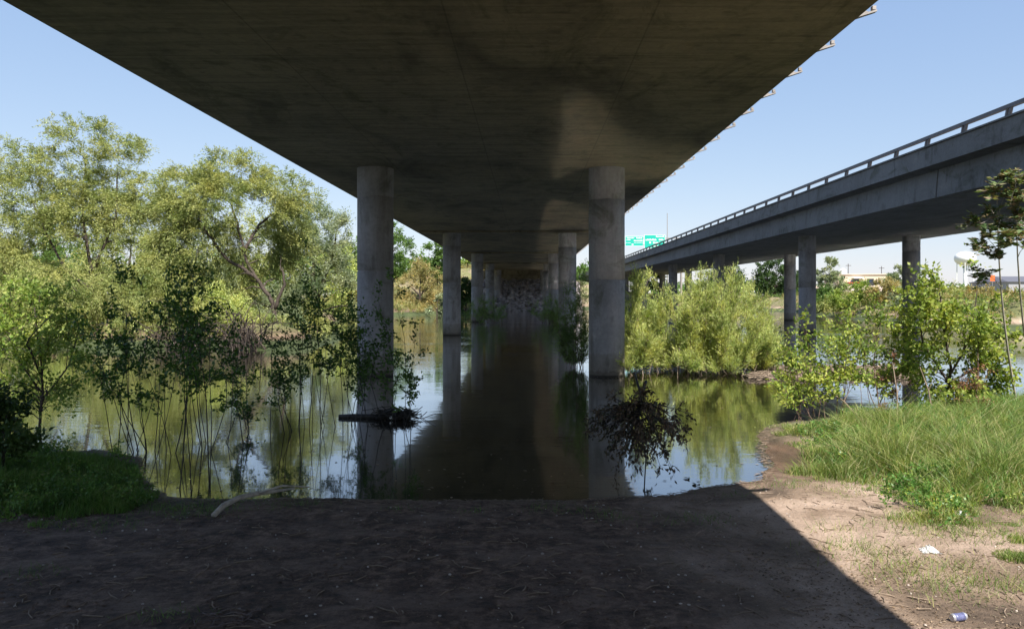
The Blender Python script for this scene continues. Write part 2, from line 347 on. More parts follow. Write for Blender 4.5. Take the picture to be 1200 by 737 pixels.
# ------------------------------------------------------------------ bridges
SOF = 7.03
def column(x, y, parent, joints=(3.25, 5.9)):
    r = .61; prof = [(r, -2), (r, 0)]
    for j in joints: prof += [(r, j-.02), (r-.025, j-.012), (r-.025, j+.012), (r, j+.02)]
    prof += [(r, SOF-.02), (r, SOF+.05)]
    m = MB(); m.lathe(prof, x, y, 48); o = m.build('column', M['column'], parent, True)
    return o
ROWS = [27.1*k for k in range(0, 6)]
bridge = empty('highway_bridge', (-1.28, 27.1, 0), 'wide concrete highway bridge passing directly overhead on two rows of round columns', 'bridge')
for y0, y1 in ((-70, 34.2), (34.27, 142)):
    m = MB(); m.prism([(-7.64, SOF), (5.08, SOF), (5.12, SOF+.23), (5.12, SOF+1.2), (-7.68, SOF+1.2), (-7.68, SOF+.23)], y0, y1, 4)
    m.build('girder', M['soffit'], bridge)
m = MB(); m.prism([(5.124, 7.27), (5.4, 7.29), (5.4, 9.1), (5.15, 9.1), (5.124, 8.3)], -70, 142); m.build('parapet', M['fascia'], bridge)
m = MB(); m.prism([(-7.684, 7.27), (-7.684, 8.3), (-7.71, 9.1), (-7.96, 9.1), (-7.96, 7.29)], -70, 142); m.build('parapet', M['fascia'], bridge)
m = MB(); m.box(-7.67, 5.11, -69.9, 141.9, 8.234, 8.4); m.build('deck', M['fascia'], bridge)
for y in ROWS[2:]:
    m = MB(); m.box(-7.3, 4.75, y-.9, y+.9, SOF-.13, SOF+.1); m.build('crossbeam', M['soffit'], bridge)
for y in ROWS[1:]:
    column(-5.2, y, bridge, (3.55, 6.05)); column(2.67, y, bridge, (3.25, 5.95))
br = MB(); y = 0.0                                # outboard steel bracket with its stub post
b0 = None
for i in range(62):
    y = 6.0+1.78*i
    if b0 is None:
        m = MB()
        m.add([(5.402, -.07, 7.30), (5.402, .07, 7.30), (5.73, .05, 7.405), (5.73, -.05, 7.405), (5.402, -.07, 7.335), (5.402, .07, 7.335), (5.73, .05, 7.435), (5.73, -.05, 7.435)],
              [(0,1,2,3)[::-1], (4,5,6,7), (0,3,7,4), (3,2,6,7), (2,1,5,6), (1,0,4,5)])
        m.add([(5.402, -.02, 7.336), (5.402, .0, 7.336), (5.402, -.02, 7.46), (5.402, .0, 7.46), (5.60, -.02, 7.41), (5.60, .0, 7.41)],
              [(0,2,3,1), (0,4,2), (1,3,5), (2,4,5,3), (0,1,5,4)])
        m.box(5.66, 5.72, -.04, .04, 7.437, 7.50)
        b0 = m.build('bracket', M['steel'], bridge); b0.location.y = y; o = b0
    else:
        o = b0.copy(); C.objects.link(o); o.parent = bridge; o.matrix_parent_inverse = b0.matrix_parent_inverse; o.location.y = y

br2 = empty('highway_bridge', (24.2, 54.2, 0), 'parallel grey concrete bridge on the right with steel rail along its parapet', 'bridge')
for y0, y1 in ((-70, 35.1), (35.2, 330)):
    m = MB(); m.prism([(18, SOF), (30.4, SOF), (30.5, 8.25), (30.5, 8.5), (18.1, 8.5), (18.1, 8.25)], y0, y1, 6); m.build('girder', M['fascia'], br2)
m = MB()
for y0, y1 in ((-70, 38.0), (38.03, 120), (120.03, 330)):
    m.prism([(18.104, 8.26), (18.104, 8.7), (17.8, 8.8), (17.75, 9.2), (17.5, 9.2), (17.5, 8.36)], y0, y1)
    m.prism([(17.78, 9.202), (17.42, 9.202), (17.42, 9.27), (17.78, 9.27)][::-1], y0, y1)
m.build('parapet', M['fascia'], br2)
m = MB(); m.prism([(30.504, 8.26), (31.1, 8.36), (31.1, 9.24), (30.8, 9.24), (30.8, 8.8), (30.504, 8.7)], -70, 330); m.build('parapet', M['fascia'], br2)
m = MB(); m.box(18.11, 30.5, -69.9, 329.9, 8.502, 8.7); m.build('deck', M['fascia'], br2)
m = MB(); m.prism([(17.5, 9.56), (17.66, 9.56), (17.66, 9.70), (17.5, 9.70)], -70, 330); m.build('rail', M['rail'], br2)
b0 = None
for i in range(90):
    y = 26.2+2.97*i
    if b0 is None:
        m = MB()
        for dy in (-.10, .10):
            m.add([(17.53, dy-.05, 9.272), (17.53, dy+.05, 9.272), (17.63, dy+.05, 9.272), (17.63, dy-.05, 9.272),
                   (17.53, dy-.05-.10, 9.558), (17.53, dy+.05-.10, 9.558), (17.63, dy+.05-.10, 9.558), (17.63, dy-.05-.10, 9.558)],
                  [(0,1,2,3)[::-1], (4,5,6,7), (0,1,5,4), (1,2,6,5), (2,3,7,6), (3,0,4,7)])
        b0 = m.build('rail_post', M['rail'], br2); b0.location.y = y
    else:
        o = b0.copy(); C.objects.link(o); o.parent = br2; o.matrix_parent_inverse = b0.matrix_parent_inverse; o.location.y = y
for k in (1, 2, 3, 4, 5):
    y = 31.2+27.0*k-.0
    column(20.4, y, br2); column(28.0, y, br2)
# far abutment and its riprap
ab = MB(); ab.box(-9, 6.5, 140.6, 143, 4.6, SOF-.01); ab.box(-9.5, 7.0, 140.2, 140.597, 4.6, 6.2)
tag(ab.build('bridge_abutment', M['soffit']), 'dark concrete abutment wall closing the far end under the overhead bridge', 'abutment')
def ico():
    import bmesh
    bm = bmesh.new(); bmesh.ops.create_icosphere(bm, subdivisions=1, radius=1)
    v = np.array([x.co[:] for x in bm.verts]); f = np.array([[q.index for q in p.verts] for p in bm.faces]); bm.free(); return v, f
IV, IF = ico()
def rocks(n, fpos, size, name, mat, flat=.7):
    V = []; Fc = []
    for i in range(n):
        v = IV*(1+rng.uniform(-.25, .25, (len(IV), 1)))*np.array([rng.uniform(.7, 1.3), rng.uniform(.7, 1.3), flat*rng.uniform(.7, 1.2)])*size*rng.uniform(.5, 1.35)
        a = rng.uniform(0, 6.3); v = v @ np.array([[math.cos(a), math.sin(a), 0], [-math.sin(a), math.cos(a), 0], [0, 0, 1]])
        V.append(v+np.array(fpos())); Fc.append(IF+i*len(IV))
    return link(name, npmesh(name, np.concatenate(V), [np.concatenate(Fc)]), mat)
def rp():
    t = rng.uniform(0, 1); return (rng.uniform(-10, 8), 130.4+t*10, -.1+t*5.4+rng.uniform(-.1, .15))
m = MB(); m.add([(-11, 129.6, -1), (9, 129.6, -1), (9, 140.19, 5.0), (-11, 140.19, 5.0), (-11, 140.19, -1), (9, 140.19, -1)], [(0, 1, 2, 3), (3, 2, 5, 4), (0, 3, 4), (1, 5, 2)])
tag(m.build('embankment', M['rock']), kind='structure')
tag(rocks(1900, rp, .36, 'riprap', M['rock']), 'slope of loose pale broken rock below the far abutment', 'rocks', kind='stuff')

# ------------------------------------------------------------------ vegetation
def unit(v): return v/(np.linalg.norm(v, axis=-1, keepdims=True)+1e-9)
def leaf_mesh(name, Cc, Od, nt=6, L=.5, m=8, l=.1, w=.03, a=(1, .3, .9), droop=.3, ldroop=.2, pinnate=False, spread=.8, t0=.1):
    n = len(Cc); Cc = np.repeat(Cc, nt, 0); Od = np.repeat(Od, nt, 0)
    D = unit(Od*a[0]+np.array([0, 0, 1.])*a[1]+rng.normal(0, 1, Od.shape)*a[2]*.6)
    Ls = L*rng.uniform(.45, 1.2, (len(Cc), 1))
    t = np.linspace(t0, 1, m)[None, :, None]
    pos = Cc[:, None]+D[:, None]*Ls[:, None]*t+np.array([0, 0, -1.])*droop*Ls[:, None]*t**2
    k = pos.shape[0]*m; pos = pos.reshape(-1, 3); Dr = np.repeat(D, m, 0)
    if pinnate:
        side = unit(np.cross(Dr, np.array([0, 0, 1.])))*np.where(np.arange(k) % 2, 1, -1)[:, None]
        ld = unit(side+Dr*.35+rng.normal(0, .15, (k, 3))-np.array([0, 0, ldroop]))
        wd = unit(np.cross(ld, np.array([0, 0, 1.])+rng.normal(0, .8, (k, 3))))
    else:
        ld = unit(Dr*.7+unit(rng.normal(0, 1, (k, 3)))*spread-np.array([0, 0, ldroop]))
        wd = unit(np.cross(ld, rng.normal(0, 1, (k, 3))))
        pos = pos+rng.normal(0, l*.25, pos.shape)
    ll = l*rng.uniform(.6, 1.25, (k, 1)); ww = w*rng.uniform(.7, 1.2, (k, 1))
    nrm = np.cross(ld, wd)
    V = np.stack([pos, pos+ld*ll*.45+wd*ww*.5+nrm*ll*.06, pos+ld*ll, pos+ld*ll*.45-wd*ww*.5+nrm*ll*.06], 1).reshape(-1, 3)
    return npmesh(name, V, [np.arange(k*4).reshape(-1, 4)]), (Cc, D, Ls, droop)
def twigs(mb, info, r, keep=1.0):
    Cc, D, Ls, dr = info
    for i in range(len(Cc)):
        if keep < 1 and rng.random() > keep: continue
        t = np.array([0, .5, 1.])[:, None]; p = Cc[i]+D[i]*Ls[i]*t-np.array([0, 0, 1.])*dr*Ls[i]*t**2
        mb.tube(p, [r, r*.7, r*.3], 3, False)
def finish(name, label, cat, base, wood, wmat, leaf, lmat, group=None, part='crown', stem='trunk'):
    e = empty(name, base, label, cat, group)
    wood.build(stem, wmat, e, True)
    if leaf: link(part, leaf, lmat, e)
    return e
def tree(name, label, base, trunks, lobes, ncl, lmat, wmat, leafkw, r0=.25, group=None, twr=0, cat='tree', shell=.55):
    """trunks: polylines of world points; lobes: (x, y, z, rx, ry, rz) ellipsoids that the crown fills unevenly"""
    lob = np.array(lobes, float); vol = (lob[:, 3]*lob[:, 4]*lob[:, 5])**.75; vol /= vol.sum()
    ch = rng.choice(len(lob), ncl, p=vol); u = unit(rng.normal(0, 1, (ncl, 3)))*rng.uniform(shell, 1.0, (ncl, 1))
    Cc = lob[ch, :3]+u*lob[ch, 3:6]; cen = lob[:, :3].mean(0)-np.array([0, 0, 1.0])
    Cc = Cc[Cc[:, 2] > .15]
    Cc = Cc[vnoise(Cc[:, 0]+Cc[:, 1]*.4, Cc[:, 2], .8, 8) > .30]
    wood = MB(); nodes = []; rad = []
    for pl in trunks:
        pl = np.array(pl, float); k = len(pl); rr = r0*np.linspace(1, .35, k) if pl is trunks[0] or True else None
        if len(nodes): rr = rr*.7
        t = np.linspace(0, k-1, k*4); ip = np.stack([np.interp(t, range(k), pl[:, j]) for j in range(3)], 1)
        ip += rng.normal(0, r0*.18, ip.shape); ir = np.interp(t, range(k), rr)
        wood.tube(ip, ir, 8); nodes += list(ip); rad += list(ir)
    trunkc = np.array(nodes).mean(0); order = np.argsort(np.linalg.norm(Cc-trunkc, axis=1))
    for ci in order:
        c = Cc[ci]; nd = np.array(nodes); d = np.linalg.norm(nd-c, axis=1)+np.clip(nd[:, 2]-c[2]+.2, 0, 9)*1.5
        j = int(np.argmin(d)); s = nd[j]; rs = min(rad[j]*.6, r0*.4); t = np.array([0, .3, .65, 1.])[:, None]
        bend = np.array([0, 0, .16*np.linalg.norm(c-s)])+rng.normal(0, .07*np.linalg.norm(c-s), 3)
        p = s+(c-s)*t+bend*np.sin(t*math.pi); re = max(rs*.35, .008)
        r = np.array([rs, rs*.75, (rs+re)*.45, re]); wood.tube(p, r, 5, False)
        nodes += list(p[1:]); rad += list(r[1:])
    Od = unit(Cc-lob[ch[:1], :3]*0-cen)
    me, info = leaf_mesh('crown', Cc, Od, **leafkw)
    if twr: twigs(wood, info, twr, .6)
    return finish(name, label, cat, base, wood, wmat, me, lmat, group)
def shrub(name, label, base, stems, lmat, wmat, leafkw, per=6, f0=.25, r=.015, group=None, twr=0, cat='shrub', part='foliage', stem='stem', jit=.06, leafprob=1.0, side=.8, br=0):
    """stems: (foot, tip, sideways bow); leaves sit on side twigs along each stem"""
    wood = MB(); Cc = []; Od = []
    for s, e, bow in stems:
        s = np.array(s, float); e = np.array(e, float); L = np.linalg.norm(e-s)
        bv = np.cross(e-s, [0, 0, 1.]); bv = bv/(np.linalg.norm(bv)+1e-6)
        t = np.linspace(0, 1, 7)[:, None]
        p = s+(e-s)*t+bv*bow*L*np.sin(t*math.pi)+np.array([0, 0, abs(bow)*L*.3])*np.sin(t*math.pi)+rng.normal(0, L*.006, (7, 3))*np.sin(t*math.pi)
        wood.tube(p, r*np.linspace(1, .25, 7)*rng.uniform(.7, 1.2), 5, False)
        ff = np.sort(rng.uniform(f0, 1, per)); ff[-1] = 1
        q = np.stack([np.interp(ff, t[:, 0], p[:, j]) for j in range(3)], 1); q += rng.normal(0, jit, q.shape)*.3
        dd = unit(e-s); o = unit(np.concatenate([rng.normal(0, 1, (per, 2)), np.zeros((per, 1))], 1))*side+dd*.6
        o[-1] = dd
        if br:
            n2 = unit(o+rng.normal(0, .25, o.shape))*br*rng.uniform(.35, 1.15, (per, 1))*(1.15-.6*ff[:, None]); n2[:, 2] += .1*br
            q2 = q+n2
            for a_, b_ in zip(q, q2): wood.tube([a_, (a_+b_)/2+[0, 0, .04], b_], [r*.45, r*.33, r*.2], 4, False)
            Cc.append(q2); Od.append(unit(n2)); Cc.append(q+n2*.55); Od.append(unit(n2))
        keep = rng.random(per) < (leafprob if not br else .35)
        Cc.append(q[keep]); Od.append(unit(o)[keep])
    Cc = np.concatenate(Cc); Od = np.concatenate(Od)
    ok = Cc[:, 2] > .1
    me, info = leaf_mesh(part, Cc[ok], Od[ok], **leafkw)
    if twr: twigs(wood, info, twr, .8)
    return finish(name, label, cat, base, wood, wmat, me, lmat, group, part, stem)
def lobe(x, y, d, rx, rz, ry=None):               # crown lobe centred on a pixel at distance d, radii in pixels
    s = d/F; c = P(x, y, d); return (*c, rx*s, (ry or (rx+rz)/2)*s, rz*s)
def fan(base, n, tops, d, spread=.3, bow=.08, foot=.25, keep=.4):   # stems from one foot up to pixel tops
    out = []
    for i in range(n):
        x, y = tops[i % len(tops)]
        x += rng.normal(0, 6)*14/d*spread*3; y += abs(rng.normal(0, 14))*18/d*spread*3
        e = P(x, y, d+rng.uniform(-1, 1)*spread*2.5)
        out.append(((base[0]+rng.normal(0, foot)*.5+(e[0]-base[0])*keep, base[1]+rng.normal(0, foot), -.1 if base[2] < .03 else base[2]-.03), e, rng.normal(0, bow)))
    return out

wl = dict(nt=9, L=.95, m=16, l=.165, w=.042, a=(.8, .1, 1), droop=.5, ldroop=.35, spread=.4)
# --- left bank, big willows
d = 46
tree('willow_tree', 'largest olive green willow at the far left edge, its crown the highest of the trees', P(96, 400, d),
     [[P(104, 402, d), P(112, 350, d), P(104, 300, d), P(96, 250, d), P(100, 190, d)], [P(108, 340, d), P(80, 320, d-1), P(62, 290, d), P(40, 240, d)], [P(107, 320, d), P(135, 260, d), P(138, 200, d)], [P(110, 350, d), P(70, 345, d-2), P(20, 330, d-3)]],
     [lobe(95, 165, d, 44, 30), lobe(30, 195, d, 40, 32), lobe(140, 185, d, 30, 38), lobe(60, 225, d, 70, 45), lobe(120, 265, d, 70, 45), lobe(20, 280, d, 80, 50), lobe(-50, 240, d+2, 60, 70), lobe(165, 300, d+1, 50, 50), lobe(60, 290, d+1, 60, 40), lobe(105, 235, d+1, 50, 40), lobe(-20, 310, d, 50, 40), lobe(150, 345, d-2, 60, 40), lobe(90, 320, d-2, 90, 45), lobe(5, 345, d-3, 70, 45)],
     1500, M['willowmid'], M['bark'], wl, .14)
d = 45
tree('willow_tree', 'willow with a bare crooked trunk showing, second from the left and above the brush', P(326, 408, d),
     [[P(326, 410, d), P(323, 375, d), P(318, 350, d), P(303, 330, d), P(290, 310, d), P(284, 285, d), P(272, 240, d)], [P(322, 362, d), P(334, 330, d), P(328, 312, d)], [P(300, 325, d), P(262, 300, d), P(240, 270, d-1), P(222, 235, d)], [P(286, 295, d), P(305, 260, d+1), P(345, 235, d)]],
     [lobe(268, 205, d, 55, 24), lobe(215, 230, d, 42, 36), lobe(330, 228, d, 48, 24), lobe(270, 245, d, 80, 35), lobe(225, 290, d, 50, 40), lobe(340, 262, d+1, 32, 24), lobe(200, 335, d, 55, 40), lobe(190, 265, d+1, 40, 45), lobe(250, 340, d+1, 50, 35), lobe(175, 235, d+1, 25, 30), lobe(300, 290, d+2, 50, 35), lobe(340, 300, d+2, 30, 35)],
     1250, M['willowmid'], M['bark'], wl, .15)
d = 58
tree('willow_tree', 'silvery grey green tree with fine leaves just left of the nearest left column', P(372, 395, d),
     [[P(372, 400, d), P(370, 350, d), P(366, 300, d), P(362, 260, d)], [P(371, 350, d), P(390, 300, d), P(395, 270, d)]],
     [lobe(352, 262, d, 30, 32), lobe(385, 278, d, 28, 30), lobe(368, 320, d, 45, 45), lobe(345, 355, d, 38, 35), lobe(395, 345, d, 24, 40)],
     430, M['silver'], M['bark'], dict(nt=10, L=.9, m=12, l=.2, w=.06, a=(.8, .3, 1), droop=.1, ldroop=.1), .22)
# low willows and brush at the water's edge on the left bank
brush = [(-30, 372, 41, 60, 38, 'willowmid'), (40, 370, 42, 46, 36, 'willow'), (125, 372, 42.5, 48, 34, 'willowmid'), (205, 366, 43, 44, 36, 'willowmid'), (385, 376, 58, 28, 30, 'willowmid'), (262, 372, 44, 36, 34, 'willow'), (318, 380, 46, 34, 28, 'silver'), (352, 382, 50, 30, 26, 'willowmid')]
bl = ['low olive willow bush cut by the left edge of the picture, at the water', 'yellowish low willow bush at the water below the highest tree',
      'rounded olive willow bush on the left bank behind the bright green young maple', 'olive willow bush on the left bank beside the bare brown brush', 'low bush at the waterline below the silvery grey tree', 'yellowish bush behind the bare brown brush on the left bank',
      'greyish bush at the foot of the crooked bare trunk', 'small olive bush between the crooked trunk and the silvery grey tree']
for (x, y, d, rx, rz, mt), lb in zip(brush, bl):
    b = P(x, y+rz+4, d)
    tree('willow_bush', lb, b, [[b, P(x, y+rz*.3, d), P(x+6, y-rz*.4, d)], [b, P(x-rx*.5, y, d)], [b, P(x+rx*.5, y, d-.5)]], [lobe(x, y, d, rx, rz), lobe(x-rx*.4, y-rz*.2, d, rx*.6, rz), lobe(x+rx*.4, y+rz*.2, d-1, rx*.7, rz*.8)],
         110, M[mt], M['twigpale'], dict(nt=9, L=.7, m=10, l=.17, w=.05, a=(.8, .2, 1), droop=.2, ldroop=.2), .08, 'bushes along the left bank', cat='bush')
# a second row of trees standing farther back on the left bank
for x, y, d, rx, rz, mt, lb in ((-40, 285, 66, 60, 62, 'willowmid', 'olive tree half cut by the left edge, farther back than the highest willow'), (55, 300, 70, 50, 56, 'green', 'mid green tree low behind the highest willow'),
                           (150, 300, 68, 48, 60, 'willowmid', 'olive tree in the gap between the two big willows'), (228, 308, 72, 44, 56, 'silver', 'greyish tree behind the left limbs of the crooked willow'),
                           (300, 308, 76, 44, 58, 'willowmid', 'olive tree behind the bare trunk of the crooked willow'), (398, 320, 84, 30, 44, 'willow', 'yellowish tree low behind the silvery grey tree')):
    b = P(x, y+rz+12, d)
    tree('tree', lb, b, [[b, P(x, y+rz*.4, d), P(x+4, y-rz*.3, d)], [P(x, y+rz*.4, d), P(x-rx*.5, y, d)], [P(x, y+rz*.4, d), P(x+rx*.5, y, d)]],
         [lobe(x, y, d, rx, rz), lobe(x-rx*.4, y-rz*.25, d, rx*.6, rz*.7), lobe(x+rx*.4, y+rz*.35, d-1, rx*.8, rz*.8), lobe(x-rx*.3, y+rz*.5, d-1, rx*.8, rz*.7)],
         230, M[mt], M['bark'], dict(nt=9, L=1.1, m=9, l=.28, w=.09, a=(.8, .2, 1), droop=.2, ldroop=.2), .16, 'second row of trees on the left bank')
# bare tangled brush
for (x, y, d, n, lb) in ((285, 410, 39.5, 90, 'bare brown tangled brush leaning over the water below the crooked trunk'), (218, 408, 41, 70, 'smaller tangle of bare branches at the waterline left of the larger brown brush')):
    m = MB(); b = P(x, y, d)
    for i in range(n):
        e = P(x+rng.normal(0, 34), y-abs(rng.normal(0, 26))-2, d-rng.uniform(-2, 2.5)); t = np.linspace(0, 1, 6)[:, None]
        s = np.array(b)+rng.normal(0, .6, 3)*[1, 1, .1]; p = s+(np.array(e)-s)*t+np.array([0, 0, rng.uniform(0, 1.)])*np.sin(t*math.pi)+rng.normal(0, .06, (6, 3))
        m.tube(p, .03*np.linspace(1, .3, 6), 4, False)
    tag(m.build('dead_brush', M['bark']), lb, 'brush', 'bare brush on the left bank')
# trees seen between the columns, behind on the far bank
def simple(name, label, x, y, d, rx, rz, mt, n=120, group='trees on the far bank', cat='tree', wm='bark', base=None, ls=1.0):
    gx, gy, _ = P(x, y, d); gz = float(height(gx, gy)); b = (gx, gy, max(gz, -.1)-.05)
    yb = VY+(EYE-b[2])*F/d
    lb = [lobe(x, y, d, rx*.8, rz*.8), lobe(x-rx*.45, y+rz*.25, d, rx*.55, rz*.6), lobe(x+rx*.45, y+rz*.2, d, rx*.55, rz*.65), lobe(x+rx*.1, y-rz*.5, d, rx*.5, rz*.5), lobe(x, y+rz*.55, d, rx*.8, rz*.5)]
    s = d/F
    return tree(name, label, b, [[b, P(x, (y+yb)/2, d), P(x+rx*.05, y-rz*.3, d)], [P(x, (y+yb)/2, d), P(x-rx*.4, y, d)], [P(x, (y+yb)/2, d), P(x+rx*.4, y, d)]], lb, n, M[mt], M[wm],
                dict(nt=9, L=max(.6, rx*s*.28), m=9, l=max(.2, .0028*d)*ls, w=max(.08, .0013*d)*ls, a=(.8, .3, 1), droop=.15, ldroop=.15), max(.08, rz*s*.05), group, cat=cat)
simple('willow_tree', 'tan and olive willow between the first and second left columns', 492, 335, 112, 30, 34, 'tan', 170, ls=.8)
simple('tree', 'tall dark green tree rising behind the nearest left column', 450, 290, 125, 34, 38, 'green', 170)
simple('tree', 'green tree top just left of the second left column, under the bridge edge', 512, 300, 135, 24, 26, 'green', 120)
simple('tree', 'dark tree seen left of the nearest left column at the end of the silvery tree', 415, 302, 100, 16, 30, 'green', 110)
simple('willow_bush', 'yellowish bush on the left bank, low beside the nearest left column', 425, 352, 84, 26, 20, 'tan', 90, ls=.8)
simple('willow_bush', 'small pale green bush at the waterline below the tan willow', 512, 356, 104, 12, 14, 'silver', 60)
simple('willow_bush', 'dark green bush at the water between second and third left columns', 546, 345, 98, 12, 22, 'dark', 80)
simple('tree', 'bright green tree on the levee between second and third left columns', 548, 296, 155, 16, 14, 'maple', 80)
# under and beyond the right-hand bridge
simple('tree', 'round dark green tree under the parallel bridge, left of its nearest columns', 908, 325, 150, 30, 24, 'dark', 150)
simple('tree', 'dark tree under the parallel bridge behind the yellow willow thicket', 850, 326, 165, 28, 22, 'dark', 110)
simple('tree', 'dark shrubby tree at the far end of the parallel bridge', 765, 330, 180, 26, 14, 'dark', 90)
simple('tree', 'grey green thin tree directly right of the nearest column of the parallel bridge', 972, 326, 120, 16, 26, 'silver', 100)
simple('bush', 'yellow green bush on the far bank in front of the beige building', 1003, 347, 95, 30, 14, 'maple', 90, 'bushes on the right far bank', 'bush')
simple('bush', 'tan bush on the far bank right of the beige building', 1040, 342, 90, 22, 16, 'tan', 80, 'bushes on the right far bank', 'bush')
simple('bush', 'grey green round tree at the right end of the beige building', 1052, 328, 130, 16, 15, 'silver', 80, 'bushes on the right far bank', 'bush')
simple('bush', 'olive bush on the far bank behind the dense leafy sapling', 1105, 350, 80, 40, 18, 'willowmid', 90, 'bushes on the right far bank', 'bush')
simple('bush', 'dry tan bush on the far bank near the right edge', 1185, 356, 75, 34, 14, 'tan', 80, 'bushes on the right far bank', 'bush')
simple('bush', 'broad grey green bush on the far bank left of the dense leafy sapling', 1068, 352, 85, 26, 18, 'silver', 80, 'bushes on the right far bank', 'bush')
simple('bush', 'olive bush on the far bank between the dense leafy sapling and the tall thin stems', 1148, 352, 78, 28, 18, 'tan', 80, 'bushes on the right far bank', 'bush')
simple('bush', 'green bush low on the far bank behind the left pale saplings', 962, 350, 110, 22, 12, 'green', 80, 'bushes on the right far bank', 'bush')
simple('bush', 'low olive bush at the far waterline between the right bridge columns', 990, 358, 100, 40, 10, 'willowmid', 80, 'bushes on the right far bank', 'bush')
# --- shaded willows round the third row of columns
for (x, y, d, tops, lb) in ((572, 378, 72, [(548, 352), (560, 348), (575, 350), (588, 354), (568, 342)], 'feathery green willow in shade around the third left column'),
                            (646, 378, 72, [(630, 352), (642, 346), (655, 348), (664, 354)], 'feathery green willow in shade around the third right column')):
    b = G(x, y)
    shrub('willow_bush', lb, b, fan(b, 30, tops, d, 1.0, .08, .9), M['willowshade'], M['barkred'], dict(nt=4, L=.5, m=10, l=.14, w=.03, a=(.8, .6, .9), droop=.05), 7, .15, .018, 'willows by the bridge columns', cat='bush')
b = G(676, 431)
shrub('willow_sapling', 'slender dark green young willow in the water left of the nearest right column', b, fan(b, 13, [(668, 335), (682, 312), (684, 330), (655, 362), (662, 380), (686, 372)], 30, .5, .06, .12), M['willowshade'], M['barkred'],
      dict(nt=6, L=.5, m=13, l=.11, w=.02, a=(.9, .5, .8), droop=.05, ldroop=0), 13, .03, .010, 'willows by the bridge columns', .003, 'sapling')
# --- sunlit willow thicket, right of centre
TH = [(752, 436, 28.5, [(738, 350), (747, 306), (757, 330), (733, 380), (765, 352)], 'left end willow of the sunlit thicket, touching the nearest right column'),
      (786, 434, 29.5, [(770, 345), (782, 322), (795, 340), (805, 360)], 'yellow green willow second from the left in the sunlit thicket, lower than its neighbours'),
      (820, 436, 29, [(806, 330), (816, 309), (828, 322), (840, 345)], 'yellow green willow in the middle of the sunlit thicket'),
      (850, 436, 28.5, [(838, 305), (857, 296), (866, 318), (846, 330)], 'tallest willow of the sunlit thicket, its tip against the parallel bridge'),
      (872, 437, 28, [(878, 316), (892, 335), (904, 352), (900, 378), (886, 360)], 'right end willow of the sunlit thicket, leaning out over open water')]
for x, y, d, tops, lb in TH:
    b = G(x, y); tops = [(a_, b_+16) for a_, b_ in tops]+[(x-22, 405), (x+20, 398), (x-14, 422), (x+12, 425)]
    shrub('willow_bush', lb, b, fan(b, 42, tops, d, .85, .06, .6, .55), M['willow'], M['twigpale'], dict(nt=5, L=.5, m=14, l=.12, w=.022, a=(.9, .5, .6), droop=.02, ldroop=-.1, spread=.4), 15, .03, .012, 'willows of the sunlit thicket', .004, cat='bush', side=.55)
# low brown debris mats in front of and beside the thicket
def mat_debris(name, label, x0, x1, y0, y1, n, lmin, lmax, mat, cat='debris', zt=.12):
    m = MB()
    for i in range(n):
        g = G(rng.uniform(x0, x1), rng.uniform(y0, y1)); L = rng.uniform(lmin, lmax); a = rng.normal(0, .5)
        z = rng.uniform(-.01, zt); v = np.array([math.cos(a), math.sin(a), rng.normal(0, .15)])*L/2
        g = np.array([g[0], g[1], z]); m.tube([g-v, g+rng.normal(0, L*.06, 3), g+v], [.012, .014, .008], 4, False)
    return tag(m.build(name, mat), label, cat, kind='stuff')
mat_debris('driftwood', 'brown mat of floating reeds and twigs between the willow thicket and the yellow saplings', 880, 1070, 431, 445, 1300, .2, .8, M['twigpale'])

# --- left foreground: saplings standing in the shallow water, in the bridge's shade
sk = dict(nt=3, L=.19, m=4, l=.078, w=.040, a=(1, .35, .9), droop=.15, ldroop=.25, spread=.9)
SG = [(176, 530, 13.5, [(112, 385), (128, 360), (150, 330), (160, 292), (170, 310)], 9, 'fan of thin dark stems leaning left, in the water behind the left grass'),
      (190, 528, 13.2, [(185, 300), (200, 285), (210, 330), (232, 350)], 7, 'clump of upright leafy stems right of the left leaning fan'),
      (212, 572, 11.6, [(208, 300), (222, 290), (240, 330)], 4, 'tall thin stems rising from the shore edge left of the pale curved branch'),
      (243, 520, 14.2, [(236, 352), (250, 318), (268, 372), (290, 395)], 6, 'sparse stems with few leaves between the two denser sapling clumps'),
      (318, 505, 15.5, [(300, 400), (318, 380), (335, 350), (292, 430)], 6, 'short sapling clump left of the tallest dark sapling'),
      (358, 500, 16.0, [(368, 298), (358, 330), (350, 360), (378, 345)], 8, 'tallest dark sapling with a dense pointed top, left of the nearest left column'),
      (388, 497, 16.2, [(402, 318), (396, 350), (412, 360), (420, 400)], 8, 'leafy sapling clump next to the nearest left column, above the floating log'),
      (420, 500, 15.2, [(440, 330), (455, 372), (482, 392), (500, 400), (470, 425)], 6, 'sapling arching to the right across the nearest left column')]
for x, y, d, tops, n, lb in SG:
    b = G(x, y)
    shrub('sapling', lb, b, fan(b, n+1, tops, d, .7, .05, .16, .72), M['sap'], M['darkwood'], sk, 8, .40, .009, 'dark saplings in the shallow water', .0025, 'sapling', br=.38)
